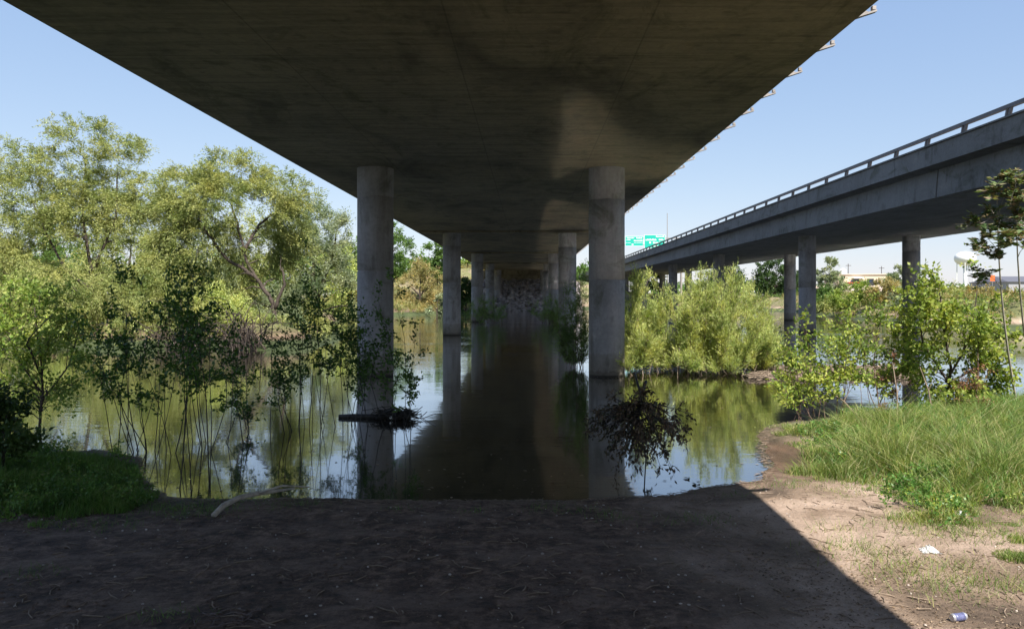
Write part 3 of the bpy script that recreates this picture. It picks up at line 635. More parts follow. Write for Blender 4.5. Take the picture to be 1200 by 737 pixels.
# bright young maple at the left
b = G(46, 500, .0); d = 16.6
tree('maple_sapling', 'bright green young maple with sunlit leaves at the left edge above the grass', b,
     [[b, P(50, 460, d), P(48, 420, d), P(40, 360, d)], [P(49, 470, d), P(80, 430, d), P(92, 390, d)], [P(49, 460, d), P(20, 420, d), P(5, 380, d+.4)], [P(48, 440, d), P(30, 400, d-.5), P(60, 370, d-.5)]],
     [lobe(40, 345, d, 34, 26), lobe(5, 375, d, 42, 34), lobe(75, 385, d, 34, 34), lobe(35, 415, d, 55, 38), lobe(95, 425, d-.4, 30, 26), lobe(20, 460, d, 50, 24), lobe(-25, 420, d, 30, 40), lobe(72, 460, d, 34, 18)],
     210, M['maple'], M['bark'], dict(nt=5, L=.42, m=6, l=.085, w=.055, a=(.9, .2, 1), droop=.3, ldroop=.4), .03, None, .003, 'sapling', .2)
b = G(5, 560, .08)
tree('shrub', 'dark leafy shrub in the shade at the bottom of the left edge behind the grass', b,
     [[b, P(2, 510, 11.2), P(10, 480, 11.4)], [b, P(-30, 500, 11.2)]], [lobe(0, 492, 11.4, 34, 32), lobe(-45, 490, 11.4, 50, 50), lobe(22, 520, 11.0, 26, 22)],
     150, M['dark'], M['darkwood'], dict(nt=6, L=.22, m=7, l=.08, w=.045, a=(.9, .3, 1), droop=.1), .03, cat='shrub', shell=.3)

# --- right foreground saplings and bush in sun
yk = dict(nt=3, L=.22, m=4, l=.092, w=.05, a=(1, .3, .9), droop=.2, ldroop=.35, spread=.9)
RG = [(948, 492, 17.6, [(925, 372), (938, 352), (952, 365), (968, 385), (915, 400)], 7, 'M', 'leftmost yellow green sapling on the right bank, beside the nearest column of the parallel bridge'),
      (985, 488, 17.8, [(975, 360), (990, 340), (1005, 355), (1000, 385)], 7, 'M', 'yellow green sapling with sparse leaves, second from the left on the right bank'),
      (1018, 485, 18.0, [(1015, 372), (1030, 360), (1042, 385), (1050, 350)], 7, 'M', 'yellow green sapling just left of the dense leafy bush on the right bank'),
      (960, 498, 17.0, [(935, 420), (950, 430), (975, 440), (920, 445)], 5, 'M', 'low spray of pale leaves over the mud at the left tip of the right bank')]
for x, y, d, tops, n, k, lb in RG:
    b = G(x, y, .03)
    shrub('cottonwood_sapling', lb, b, fan(b, n, tops, d, .6, .08, .2), M['maple2'], M['barkred'], yk, 9, .25, .010, 'pale saplings on the right bank', .003, 'sapling', br=.42)
b = G(1112, 472, .08); d = 19
tree('maple_sapling', 'dense leafy green bush-like young maple on the right bank, taller than the pale saplings', b,
     [[b, P(1114, 430, d), P(1105, 380, d), P(1100, 330, d)], [P(1113, 440, d), P(1140, 390, d), P(1145, 340, d)], [P(1112, 450, d), P(1080, 400, d), P(1078, 350, d)], [P(1112, 450, d), P(1160, 420, d)]],
     [lobe(1088, 322, d, 18, 18), lobe(1118, 338, d, 34, 24), lobe(1078, 365, d, 26, 30), lobe(1150, 348, d, 26, 24), lobe(1120, 385, d, 48, 36), lobe(1155, 400, d, 30, 28), lobe(1150, 440, d, 36, 24), lobe(1085, 425, d, 34, 24), lobe(1062, 395, d, 18, 18), lobe(1132, 318, d, 16, 12), lobe(1120, 455, d, 50, 14)],
     330, M['maple3'], M['bark'], dict(nt=5, L=.40, m=6, l=.11, w=.07, a=(.9, .2, 1), droop=.25, ldroop=.35), .04, None, .003, 'sapling', .35)
for (x, y, d, n, lb) in ((1048, 478, 18.5, 6, 'rust coloured dry stems between the pale saplings and the dense young maple'), (1142, 472, 18, 6, 'rust coloured dry stems below the right side of the dense young maple')):
    b = G(x, y, .05)
    shrub('dry_shrub', lb, b, fan(b, n, [(x-10, 420), (x+14, 400), (x, 440)], d, .6, .05, .3), M['redleaf'], M['barkred'], dict(nt=3, L=.2, m=5, l=.07, w=.03, a=(1, .3, .9)), 9, .2, .011, 'dry rusty shrubs on the right bank', .003, 'shrub')
for i, (x0, y0, x1, y1, lb) in enumerate(((1012, 492, 962, 452, 'pale dead stick leaning left at the foot of the pale saplings'), (1052, 500, 1046, 425, 'upright pale dead stick left of the dense young maple'),
                                   (1094, 488, 1078, 430, 'thin dead stick leaning at the foot of the dense young maple'), (1142, 480, 1146, 405, 'reddish bare upright stick below the right side of the dense young maple'))):
    g0 = G(x0, y0, .1); g1 = P(x1, y1, g0[1]+.3); m = MB(); g0 = np.array(g0); g1 = np.array(g1); mid = (g0+g1)/2+[.04, 0, .03]
    m.tube([g0-[0, 0, .08], mid, g1], [.018, .014, .008], 6); m.tube([mid, mid+[.14, .05, .22]], [.008, .004], 4)
    tag(m.build('dead_stick', M['twigpale'] if i < 3 else M['barkred']), lb, 'stick', 'dead sticks on the right bank')
# tree of heaven: two tall thin stems with long feathered leaves
hk = dict(nt=9, L=.46, m=15, l=.15, w=.062, a=(1, .25, .8), droop=.35, ldroop=.15, pinnate=True, t0=.15)
HT = [[(1170, 212), (1160, 228), (1176, 232), (1164, 250), (1150, 262), (1172, 262), (1158, 280), (1176, 288), (1148, 296), (1166, 305), (1158, 322)],
      [(1190, 216), (1200, 232), (1184, 240), (1196, 256), (1204, 270), (1186, 276), (1198, 292)]]
for (x, y, d, tx, ty, tops, lb) in ((1192, 478, 16.5, 1168, 215, HT[0], 'tall thin stem with bronze feathered leaves near the right edge, left of its twin'),
                                (1214, 475, 16.2, 1190, 220, HT[1], 'right twin of the tall thin feathered stems, at the picture edge')):
    b = G(x, y, .08); m = MB()
    t = np.linspace(0, 1, 8)[:, None]; p = np.array(b)+(np.array(P(tx, ty, d))-np.array(b))*t+np.array([-.06, 0, 0])*np.sin(t*math.pi)*2
    m.tube(p, .028*np.linspace(1, .35, 8), 6, False)
    cc = []; 
    for q in tops:
        q = np.array(P(*q, d)); j = int(np.argmin(np.linalg.norm(p-q, axis=1)+np.clip(p[:, 2]-q[2], 0, 9))); m.tube([p[j], (p[j]+q)/2+[0, 0, .03], q], [.009, .007, .004], 5, False); cc.append(q)
    cc = np.array(cc); od = unit(np.concatenate([rng.normal(0, .5, (len(cc), 2)), np.full((len(cc), 1), .5)], 1))
    me, info = leaf_mesh('crown', cc, od, **hk); twigs(m, info, .004)
    finish('tall_sapling', lb, 'sapling', b, m, M['barkpale'], me, M['heaven'], 'tall feathered stems at the right edge')

# --- dead snag with wilted leaves
b = G(752, 571)
m = MB(); m.tube([(b[0]+.02, b[1], -.3), P(757, 535, 11.5), P(745, 490, 11.5), P(752, 460, 11.6), P(757, 447, 11.8)], [.009, .010, .020, .026, .024], 7)
m.tube([P(751, 462, 11.6), P(744, 438, 12.6), P(762, 428, 14)], [.02, .016, .008], 5)
ends = [(708, 498), (717, 475), (730, 465), (768, 470), (785, 480), (790, 495), (776, 510), (722, 515), (742, 520), (762, 518), (705, 488), (760, 460), (750, 500), (735, 495), (775, 495), (725, 500)]
cc = []
for i in range(64):
    x, y = ends[i % len(ends)]; e = np.array(P(x+rng.normal(0, 12), y+abs(rng.normal(0, 12)), 11.5+rng.uniform(-.5, .5))); s = np.array(P(749, 468+rng.uniform(0, 35), 11.5))
    t = np.array([0, .4, .75, 1.])[:, None]; p = s+(e-s)*t+np.array([0, 0, .05])*np.sin(t*math.pi); m.tube(p, [.009, .007, .005, .003], 4, False)
    cc += [p[3], p[2], p[1]]
cc = np.array(cc); cc = cc[cc[:, 2] > .10]; od = unit(cc-np.array([b[0], b[1], 1.0]))
me, info = leaf_mesh('foliage', cc, od, nt=3, L=.15, m=6, l=.085, w=.03, a=(.9, -.1, .9), droop=.2, ldroop=.5); twigs(m, info, .002)
e = finish('dead_branch', 'dead branch with wilted dark brown leaves in the water before the nearest right column', 'branch', (b[0], b[1], 0), m, M['darkwood'], me, M['deadleaf'], None, 'foliage', 'stem')
# thin twig in the water to the right of it and floating scraps
for (x, y, lb) in ((808, 561, 'dark curled leaf floating in the blue patch near the shore, left one of two'), (817, 568, 'dark curled leaf floating in the blue patch near the shore, right one of two')):
    g = G(x, y); mb = MB(); a = rng.uniform(0, 3)
    for k in range(3):
        c, s = math.cos(a+k*1.3), math.sin(a+k*1.3)
        mb.add([(g[0], g[1], .008), (g[0]+.05*c-.02*s, g[1]+.05*s+.02*c, .03), (g[0]+.10*c, g[1]+.10*s, .012), (g[0]+.05*c+.02*s, g[1]+.05*s-.02*c, .006)], [(0, 1, 2, 3)])
    mb.build('floating_leaf', M['deadleaf']); tag(bpy.context.scene.collection.objects[-1], lb, 'leaf', 'leaves floating near the shore')

# wrack: twigs and reed bits left along the waterline
m = MB(); shp = np.array(near[3:25]); sl = np.concatenate([[0], np.cumsum(np.hypot(*np.diff(shp, axis=0).T))])
for i in range(1100):
    t = rng.uniform(0, sl[-1]); x = np.interp(t, sl, shp[:, 0])+rng.normal(0, .06); y = np.interp(t, sl, shp[:, 1])-abs(rng.normal(.02, .22)); z = max(float(height(x, y)), .0)+.008
    a = rng.normal(0, .6); L = rng.uniform(.03, .16)*(2 if rng.random() < .08 else 1); v = np.array([math.cos(a), math.sin(a), rng.normal(0, .08)])*L/2; q = np.array([x, y, z])
    m.tube([q-v, q+[0, 0, .004], q+v], [.003, .004, .002], 3, False)
tag(m.build('wrack_line', M['twigpale']), 'thin line of twigs and reed bits along the waterline of the near bank', 'debris', kind='stuff')
# floating scraps on the water
fx = []
for cx_, cy_, sx_, sy_, n_ in ((1.5, 11.9, 3.5, .5, 70), (-4, 11.2, 3, .5, 80), (2.7, 26.6, 1.0, .8, 120), (-5.2, 26.6, 1, .8, 120), (-7, 14, 3, 3, 260), (6, 24, 5, 4, 260), (0, 18, 6, 6, 160)):
    fx.append(np.stack([rng.normal(cx_, sx_, n_), rng.normal(cy_, sy_, n_)], 1))
fx = np.concatenate(fx); fx = fx[height(fx[:, 0], fx[:, 1]) < -.01]; k = len(fx)
an = rng.uniform(0, 6.28, k); ll = rng.uniform(.012, .045, k)[:, None]; a1 = np.stack([np.cos(an), np.sin(an), np.zeros(k)], 1)*ll; a2 = np.stack([-np.sin(an), np.cos(an), np.zeros(k)], 1)*ll*.45
f0 = np.concatenate([fx, np.full((k, 1), .006)], 1)
tag(link('floating_scraps', npmesh('floating_scraps', np.stack([f0-a1, f0-a2+[0, 0, .004], f0+a1, f0+a2+[0, 0, .003]], 1).reshape(-1, 3), [np.arange(k*4).reshape(-1, 4)]), M['litterleaf']), 'small scraps and leaves floating on the river', 'debris', kind='stuff')
# --- floating log with a mat of roots
m = MB(); p = [P(397, 489, 17.8), P(415, 490, 17.8), P(440, 488, 17.7), P(462, 489, 17.7), P(478, 490, 17.7)]
p = [(a, b_, max(c, .035)) for a, b_, c in p]; m.tube(p, [.045, .06, .055, .055, .035], 9)
e = empty('floating_log', (p[2][0], p[2][1], 0), 'black floating log with a tangle of roots, crossing in front of the nearest left column', 'log')
m.build('log', M['darkwood'], e, True)
m = MB(); c0 = np.array(P(466, 485, 17.7)); c0[2] = .11
for i in range(260):
    a = rng.normal(0, 1, 3)*[.22, .14, .05]; v = rng.normal(0, 1, 3)*[.12, .08, .05]; q = c0+a; q[2] = max(q[2], .02)
    m.tube([q-v, q+rng.normal(0, .015, 3), q+v], .009, 3, False)
m.build('root_tangle', M['darkwood'], e)
m = MB(); q = P(460, 489, 17.6); m.lathe([(.001, .03), (.03, .035), (.045, .06), (.03, .085), (.001, .09)], q[0], q[1]-.15, 10); tag(m.build('pale_knot', M['white'], e), 'small pale scrap caught on the log')
# --- pale curved branch on the left shore
pts = [(250, 604), (262, 592), (280, 583), (302, 578), (325, 575), (345, 572)]; p = []
for i, (x, y) in enumerate(pts):
    g = G(x, y, .10+.12*math.sin(i/5*math.pi)); p.append(g)
m = MB(); m.tube(p, [.034, .036, .033, .028, .021, .012], 8); m.tube([p[3], (p[3][0]+.3, p[3][1]+.05, .3), (p[3][0]+.62, p[3][1]+.15, .26)], [.018, .014, .008], 6)
tag(m.build('fallen_branch', M['barkpale'], smooth=True), 'pale bleached curved branch lying on the shore at the left', 'branch')
# --- wire tangle
m = MB(); c0 = np.array(G(262, 726, .1)); 
for k in range(7):
    t = np.linspace(0, 6.28*rng.uniform(.7, 1.3), 26); a, b_ = rng.uniform(.07, .26), rng.uniform(.04, .14); o = rng.normal(0, .07, 2)
    p = np.stack([c0[0]+o[0]+a*np.cos(t+k)+.02*np.sin(5*t), c0[1]+o[1]+b_*np.sin(t*1.1+k), np.full(26, c0[2]+.015)+rng.normal(0, .008, 26)+.02*np.sin(3*t+k)], 1)
    m.tube(p, .0045, 5, False)
tag(m.build('wire_tangle', M['wire'], smooth=True), 'tangled coil of thin brown wire on the shaded dirt at the bottom edge', 'wire')

# --- litter: can, plastic bag, paper scrap
g = G(1123, 721, .15); e = empty('drink_can', g, 'crushed silver and blue drink can lying on the dirt at the lower right', 'can')
h = float(height(g[0], g[1]))
def lying(prof, n, ax=R(15)):
    v = []; ca, sa = math.cos(ax), math.sin(ax)
    for r, x in prof:
        for i in range(n):
            th = 2*math.pi*i/n; dent = 1-.12*math.exp(-((x-.01)/.03)**2)*max(0, math.cos(th-1.9)); y = r*math.cos(th)*dent; z = r*math.sin(th)*dent
            v.append((g[0]+x*ca-y*sa, g[1]+x*sa+y*ca, h+.035+z))
    f = [(j*n+i, j*n+(i+1) % n, (j+1)*n+(i+1) % n, (j+1)*n+i) for j in range(len(prof)-1) for i in range(n)]+[tuple(range(n))[::-1], tuple(range((len(prof)-1)*n, len(prof)*n))]
    return v, f
m = MB(); m.add(*lying([(.024, -.066), (.027, -.066), (.033, -.056), (.033, -.048)], 20)); m.build('rim', M['can'], e, False)
m = MB(); m.add(*lying([(.033, .046), (.033, .054), (.027, .066), (.027, .069), (.024, .0685), (.023, .064)], 20)); m.build('rim', M['can'], e, False)
m = MB(); m.add(*lying([(.0332, -.048), (.0334, -.02), (.0334, .0), (.0334, .02), (.0332, .046)], 20)); m.build('printed_band', M['canblue'], e, True)
def crumple(name, x, y, z, s, label, cat):
    gg = G(x, y, z); hh = float(height(gg[0], gg[1])); n = 14; V = []
    for j in range(n):
        for i in range(n):
            u, v = i/(n-1)-.5, j/(n-1)-.5; rr = math.hypot(u, v)
            V.append((gg[0]+u*s[0]*(1+rng.normal(0, .1)), gg[1]+v*s[1]*(1+rng.normal(0, .1)), hh+.004+max(0, (1-rr*1.9))*s[2]*rng.uniform(.4, 1.2)))
    m = MB(); m.add(V, [(j*n+i, j*n+i+1, (j+1)*n+i+1, (j+1)*n+i) for j in range(n-1) for i in range(n-1)])
    return tag(m.build(name, M['plastic']), label, cat)
crumple('plastic_bag', 1088, 641, .12, (.19, .17, .07), 'crumpled clear plastic bag on the sunlit dirt in front of the grass', 'bag')
crumple('paper_scrap', 1126, 598, .12, (.13, .10, .06), 'small white paper scrap at the foot of the grass', 'paper')

# ------------------------------------------------------------------ grass and ground litter
def inpoly(x, y, poly): return sdist(x, y, poly) > 0
def grass(name, label, polypx, n, h, w, mat, z=.1, lean=.45, clump=1.5):
    poly = [G(x, y, z)[:2] for x, y in polypx]; a = np.array(poly); lo, hi = a.min(0), a.max(0)
    q = rng.uniform(lo, hi, (n*6, 2)); sd = sdist(q[:, 0], q[:, 1], poly)
    keep = (sd+(vnoise(q[:, 0], q[:, 1], 2.2, 11)-.5)*1.3+(vnoise(q[:, 0], q[:, 1], 6, 14)-.5)*.7 > 0) & (vnoise(q[:, 0], q[:, 1], 3.1, 15)*.7+vnoise(q[:, 0], q[:, 1], 9, 16)*.45 > rng.uniform(.05, .55, len(q)))
    q = q[keep & (height(q[:, 0], q[:, 1]) > .01)][:n]; k = len(q); sd = sdist(q[:, 0], q[:, 1], poly)
    cl = vnoise(q[:, 0], q[:, 1], clump, 12); cl2 = vnoise(q[:, 0], q[:, 1], clump*3, 13)
    H = h*(.12+.95*cl**1.5+.5*cl2**2)*rng.uniform(.4, 1.35, k)*np.clip(.3+sd*.55, .22, 1)
    z0 = height(q[:, 0], q[:, 1])-.01
    ang = rng.uniform(0, 6.28, k)+0; la = rng.normal(0, 1, (k, 2))*.75+np.stack([np.cos(cl2*9), np.sin(cl2*9)], 1)*.6
    la = la*lean*H[:, None]; sd_ = np.stack([np.cos(ang), np.sin(ang), np.zeros(k)], 1)*w*.5
    b = np.stack([q[:, 0], q[:, 1], z0], 1); m1 = b+np.stack([la[:, 0]*.28, la[:, 1]*.28, H*.55], 1); tip = b+np.stack([la[:, 0], la[:, 1], H*.95], 1)
    V = np.stack([b-sd_, b+sd_, m1+sd_*.8, m1-sd_*.8, tip], 1).reshape(-1, 3); i = np.arange(k)[:, None]*5
    return tag(link(name, npmesh(name, V, [i+np.array([[0, 1, 2, 3]]), i+np.array([[3, 2, 4]])]), mat), label, 'grass', kind='stuff')
grass('grass', 'long green sunlit grass covering the right bank', [(918, 548), (925, 520), (935, 502), (1000, 488), (1100, 474), (1210, 464), (1500, 458), (1500, 600), (1205, 596), (1160, 604), (1130, 614), (1085, 614), (1050, 598), (1035, 580), (990, 562), (950, 558)], 110000, .54, .009, M['grass'], lean=.85, clump=1.5)
grass('grass', 'broad bladed darker green tussocks among the grass on the right bank', [(940, 545), (950, 505), (1010, 490), (1200, 468), (1500, 462), (1500, 600), (1205, 594), (1150, 604), (1085, 606), (1040, 585), (980, 560)], 9000, .52, .015, M['tussock'], lean=1.15, clump=1.0)
grass('grass', 'low thin grass fading out over the dirt along the right bank', [(905, 556), (930, 515), (1000, 540), (1060, 580), (1210, 580), (1400, 580), (1400, 700), (1240, 690), (1150, 640), (1080, 640), (1020, 605), (960, 575)], 9000, .13, .006, M['grass'], lean=1.0)
grass('dry_grass', 'pale dead straw standing among the grass on the right bank', [(925, 545), (940, 500), (1000, 488), (1200, 466), (1500, 460), (1500, 600), (1205, 594), (1130, 610), (1085, 612), (1035, 580), (960, 558)], 9000, .5, .007, M['straw'], lean=.9)
grass('grass', 'tongue of sunlit grass at the lower right edge beside the dirt', [(1140, 632), (1180, 606), (1320, 600), (1400, 720), (1260, 700), (1200, 668), (1165, 655)], 16000, .22, .007, M['grass'])
grass('grass', 'dark shaded grass clump on the left shore', [(-200, 528), (0, 530), (110, 532), (165, 545), (172, 580), (150, 596), (90, 604), (0, 612), (-200, 618)], 42000, .36, .009, M['grassdark'])
def weeds(name, label, polypx, n, mat, l=.05, w=.03, L=.14):
    poly = [G(x, y, .1)[:2] for x, y in polypx]; a = np.array(poly); q = rng.uniform(a.min(0), a.max(0), (n*8, 2))
    q = q[(sdist(q[:, 0], q[:, 1], poly)+(vnoise(q[:, 0], q[:, 1], 4, 17)-.5) > 0) & (vnoise(q[:, 0], q[:, 1], 1.7, 18) > .5)]; q = q[height(q[:, 0], q[:, 1]) > .02][:n]
    c = np.stack([q[:, 0], q[:, 1], height(q[:, 0], q[:, 1])+rng.uniform(.02, .22, len(q))], 1)
    me, _ = leaf_mesh(name, c, unit(rng.normal(0, 1, c.shape)), nt=4, L=L, m=4, l=l, w=w, a=(.8, .5, 1), droop=.2)
    return tag(link(name, me, mat), label, 'weeds', kind='stuff')
GP = [(925, 548), (940, 505), (1010, 490), (1200, 468), (1400, 465), (1400, 600), (1205, 600), (1130, 618), (1060, 606), (1035, 585), (980, 562)]
weeds('weeds', 'broad leaved green weeds mixed into the grass on the right bank', GP, 1500, M['tussock'])
weeds('weeds', 'pale yellowish weeds mixed into the grass on the right bank', GP, 700, M['maple2'], .04, .02)
weeds('weeds', 'low dark weeds in the shaded grass on the left shore', [(-100, 528), (110, 528), (180, 560), (170, 596), (60, 612), (-100, 616)], 700, M['grassdark'])
def tufts(name, label, spots, mat, h=.09, n=60, r=.14):
    V = []; k0 = 0; T = []
    for x, y, s in spots:
        g = G(x, y, .11); k = int(n*s); q = np.array(g[:2])+rng.normal(0, r*s**.5, (k, 2))*[1.3, .8]; z0 = height(q[:, 0], q[:, 1])-.005
        H = h*rng.uniform(.4, 1.3, k); la = rng.normal(0, 1, (k, 2))*H[:, None]*.7; an = rng.uniform(0, 6.28, k)
        sd_ = np.stack([np.cos(an), np.sin(an), np.zeros(k)], 1)*.0035; b = np.stack([q[:, 0], q[:, 1], z0], 1)
        T.append(np.stack([b-sd_, b+sd_, b+np.stack([la[:, 0], la[:, 1], H], 1)], 1))
    V = np.concatenate(T).reshape(-1, 3)
    return tag(link(name, npmesh(name, V, [np.arange(len(V)).reshape(-1, 3)]), mat), label, 'grass', kind='stuff')
tufts('grass_tufts', 'scattered small grass tufts on the sunlit dirt', [(1010, 640, 2), (1000, 638, 1), (1050, 650, 3), (1045, 668, 2), (1100, 680, 3), (1112, 690, 2), (1085, 662, 1.5), (1175, 680, 3), (1190, 690, 2), (978, 618, .8), (1072, 605, 3), (1060, 618, 2), (1098, 622, 2), (1140, 615, 2), (1160, 628, 3), (1130, 660, .8)], M['grass'], .11)
tufts('grass_tufts', 'sparse small green tufts on the shaded dirt', [(115, 612, 3), (215, 598, 2), (160, 590, 3), (650, 595, 1.5), (810, 608, 2), (720, 604, .8), (470, 596, .5), (40, 670, 1), (190, 722, 1), (230, 592, 3), (340, 590, 2), (855, 578, .6), (700, 598, .6), (920, 566, 1.2), (940, 560, 2), (270, 578, 3), (555, 600, .4), (200, 588, 3)], M['grassdark'], .08)
def litter(name, label, n, x0, x1, y0, y1, mat, l=(.02, .09), w=.4, wood=False):
    m = MB()
    X = rng.uniform(x0, x1, n); Y = rng.uniform(y0, y1, n); Z = height(X, Y)
    for i in range(n):
        if Z[i] < .03: continue
        a = rng.uniform(0, 6.28); L = rng.uniform(*l); c, s = math.cos(a), math.sin(a); tz = rng.uniform(0, .25)*L
        if wood: m.tube([(X[i], Y[i], Z[i]+.004), (X[i]+L*c*.5-.08*L*s, Y[i]+L*s*.5+.08*L*c, Z[i]+.009), (X[i]+L*c, Y[i]+L*s, Z[i]+.006)], .0035+.003*rng.random(), 4, False)
        else: m.add([(X[i], Y[i], Z[i]+.003), (X[i]+.5*L*c-w*.5*L*s, Y[i]+.5*L*s+w*.5*L*c, Z[i]+.006+tz), (X[i]+L*c, Y[i]+L*s, Z[i]+.004), (X[i]+.5*L*c+w*.5*L*s, Y[i]+.5*L*s-w*.5*L*c, Z[i]+.005+tz*.4)], [(0, 1, 2, 3)])
    return tag(m.build(name, mat), label, 'litter', kind='stuff')
litter('leaf_litter', 'scattered dry fallen leaves on the bank', 6500, -8, 9, 4, 12.5, M['litterleaf'], (.012, .05))
litter('twig_litter', 'scattered small dry twigs on the bank', 1700, -8, 9, 4, 12.5, M['twigpale'], (.04, .22), wood=True)
litter('leaf_litter', 'dense dry leaf scraps on the dirt around the drink can', 3600, 2.2, 6.5, 5.8, 8.3, M['litterleaf'], (.012, .045))
def pp():
    x, y = rng.uniform(-7, 8), rng.uniform(5, 12.3); return (x, y, max(-.2, float(height(x, y))+.002))
tag(rocks(900, pp, .012, 'pebbles', plain('pale pebbles', (.36, .31, .27), .9, 0, .4, 8)), 'small pebbles strewn over the bank', 'pebbles', kind='stuff')

def cl():
    while True:
        x, y = rng.uniform(-8, 8), rng.uniform(4.5, 12.3)
        if vnoise(np.array(x), np.array(y), 1.3, 31) > rng.uniform(.3, .9): return (x, y, max(-.2, float(height(x, y))-.004))
tag(rocks(4200, cl, .022, 'soil_clods', M['dirt'], .6), 'loose clods of soil strewn over the bank', 'soil', kind='stuff')

# ------------------------------------------------------------------ far things on the right
def box_part(name, mat, parent, *b):
    m = MB(); m.box(*b); return m.build(name, mat, parent)
d = 300; x0, _, z0 = P(982, 336, d); x1, _, z1 = P(1040, 322, d)
e = empty('building', ((x0+x1)/2, d, z0), 'long low beige building with a flat roof beyond the far right bank', 'building')
box_part('wall', M['beige'], e, x0, x1, d, d+14, 2.0, z1); box_part('roof', plain('pale roof edge', (.5, .44, .36)), e, x0-.3, x1+.3, d-.4, d+14.3, z1+.003, z1+.4)
for xx in (1003, 1020): a = P(xx, 330, d)[0]; box_part('opening', M['glass'], e, a-1.3, a+1.3, d-.06, d-.003, z0, z0+3.0)
box_part('canopy', M['white'], e, P(998, 0, d)[0], P(1010, 0, d)[0], d-2.2, d-.08, z0+3.1, z0+3.35)
m = MB(); a = P(988, 0, d+5); m.lathe([(1.1, z1+.402), (1.1, z1+1.9), (1.3, z1+1.91), (.1, z1+2.7)], a[0], d+5, 14); tag(m.build('roof_tank', M['white'], e), 'small round tank on the roof')
def vehicle(x, y, d, mat, label, cab, n):
    X, Y, Z = P(x, y, d); gz = float(height(X, Y)); Z = max(Z, gz)
    e = empty(n, (X, Y, Z), label, 'car')
    m = MB(); m.prism([(X-2.3, Z+.4), (X+2.3, Z+.4), (X+2.35, Z+1.0), (X-2.3, Z+1.05)], Y-.9, Y+.9); m.build('body', mat, e)
    m = MB(); m.prism([(X-1.2+cab, Z+1.053), (X+1.0+cab, Z+1.053), (X+.6+cab, Z+1.65), (X-.8+cab, Z+1.65)], Y-.8, Y+.8); m.build('cabin', M['glass'], e)
    for sx in (-1.4, 1.4):
        for sy in (-.92, .92):
            m = MB(); m.tube([(X+sx, Y+sy-.1, Z+.36), (X+sx, Y+sy+.1, Z+.36)], .36, 14); m.build('wheel', M['rubber'], e)
for x, mt, lb, cab, n in ((1001, 'redpaint', 'tiny red car parked before the beige building', 0, 'parked_car'), (1022, 'blackpaint', 'tiny black pickup parked before the beige building', .5, 'pickup_truck')):
    vehicle(x, 334, 280, M[mt], lb, cab, n)
# raised yard the building stands on
m = MB(); a, b_ = P(955, 0, 262)[0], P(1075, 0, 262)[0]; zt = P(0, 335.5, 280)[2]
m.add([(a-8, 250, 1.5), (b_+8, 250, 1.5), (b_+4, 262, zt), (a-4, 262, zt), (a-4, 330, zt), (b_+4, 330, zt)], [(0, 1, 2, 3), (3, 2, 5, 4)])
tag(m.build('terrain', plain('pale pinkish gravel slope', (.42, .32, .26), .9, 0, .25, .6)), kind='structure')
# water tower
d = 520; X, Y, Z = P(1131, 303, d)
e = empty('water_tower', (X, Y, 2), 'white rounded water tower rising above the leafy young maple', 'water tower')
m = MB(); m.lathe([(6.6*math.cos(t), Z+4.6*math.sin(t)) for t in np.linspace(-1.5, 1.5, 15)], X, Y, 32); m.build('tank', M['white'], e, True)
m = MB(); m.lathe([(1.3, 0), (1.1, Z-4.4)], X, Y, 14); m.build('stem', M['white'], e, True)
m = MB()
for k in range(6): m.tube([(X+5.6*math.cos(k*1.05), Y+5.6*math.sin(k*1.05), 0), (X+5.4*math.cos(k*1.05), Y+5.4*math.sin(k*1.05), Z-2.5)], .25, 6)
m.build('legs', M['white'], e)
# dark roofed shed and orange marker at the right edge
d = 230; a, _, zb = P(1182, 340, d); b_, _, zt = P(1260, 323, d)
e = empty('warehouse', ((a+b_)/2, d, zb), 'low dark grey roofed warehouse at the right edge behind the tall thin stems', 'building')
box_part('wall', plain('grey wall', (.3, .3, .32)), e, a, b_, d, d+20, 1.5, zt-1.8)
m = MB(); m.add([(a-.5, d-.5, zt-1.797), (b_, d-.5, zt-1.797), (b_, d+20, zt-1.797), (a-.5, d+20, zt-1.797), (a+2, d+10, zt), (b_, d+10, zt)], [(0, 1, 5, 4), (2, 3, 4, 5), (0, 4, 3), (1, 2, 5), (0, 3, 2, 1)]); m.build('roof', M['greyroof'], e)
X, Y, Z = P(1163, 332, 150); e = empty('marker_panel', (X, Y, 3), 'small orange panel on a post on the far bank near the right edge', 'marker')
m = MB(); m.tube([(X, Y+.03, 2.), (X, Y+.03, Z+1.6)], .06, 8); m.build('post', M['steel'], e)
m = MB(); m.box(X-.45, X+.45, Y-.05, Y-.034, Z+.4, Z+1.5); m.build('panel', M['orange'], e)
# poles
for x, yt, d, arm, lb in ((994, 309, 330, 1, 'left utility pole behind the beige building'), (1033, 312, 330, 1, 'right utility pole behind the beige building')):
    X, Y, Z = P(x, yt, d); e = empty('utility_pole', (X, Y, 2), lb, 'pole', 'poles beyond the right bank')
    m = MB(); m.tube([(X, Y, 1), (X, Y, Z)], [.18, .12], 8); m.build('shaft', M['bark'], e); box_part('crossarm', M['bark'], e, X-1.1, X+1.1, Y-.2, Y-.13, Z-.9, Z-.7)
X, Y, Z = P(782, 250, 190); e = empty('light_pole', (X, Y, 8.7), 'thin tall light pole standing on the parallel bridge near the green signs', 'pole')
X = 17.9*1.0+ (X-17.9); m = MB(); m.tube([(X, Y, 2), (X, Y, Z)], [.13, .07], 8); m.build('shaft', M['steel'], e)
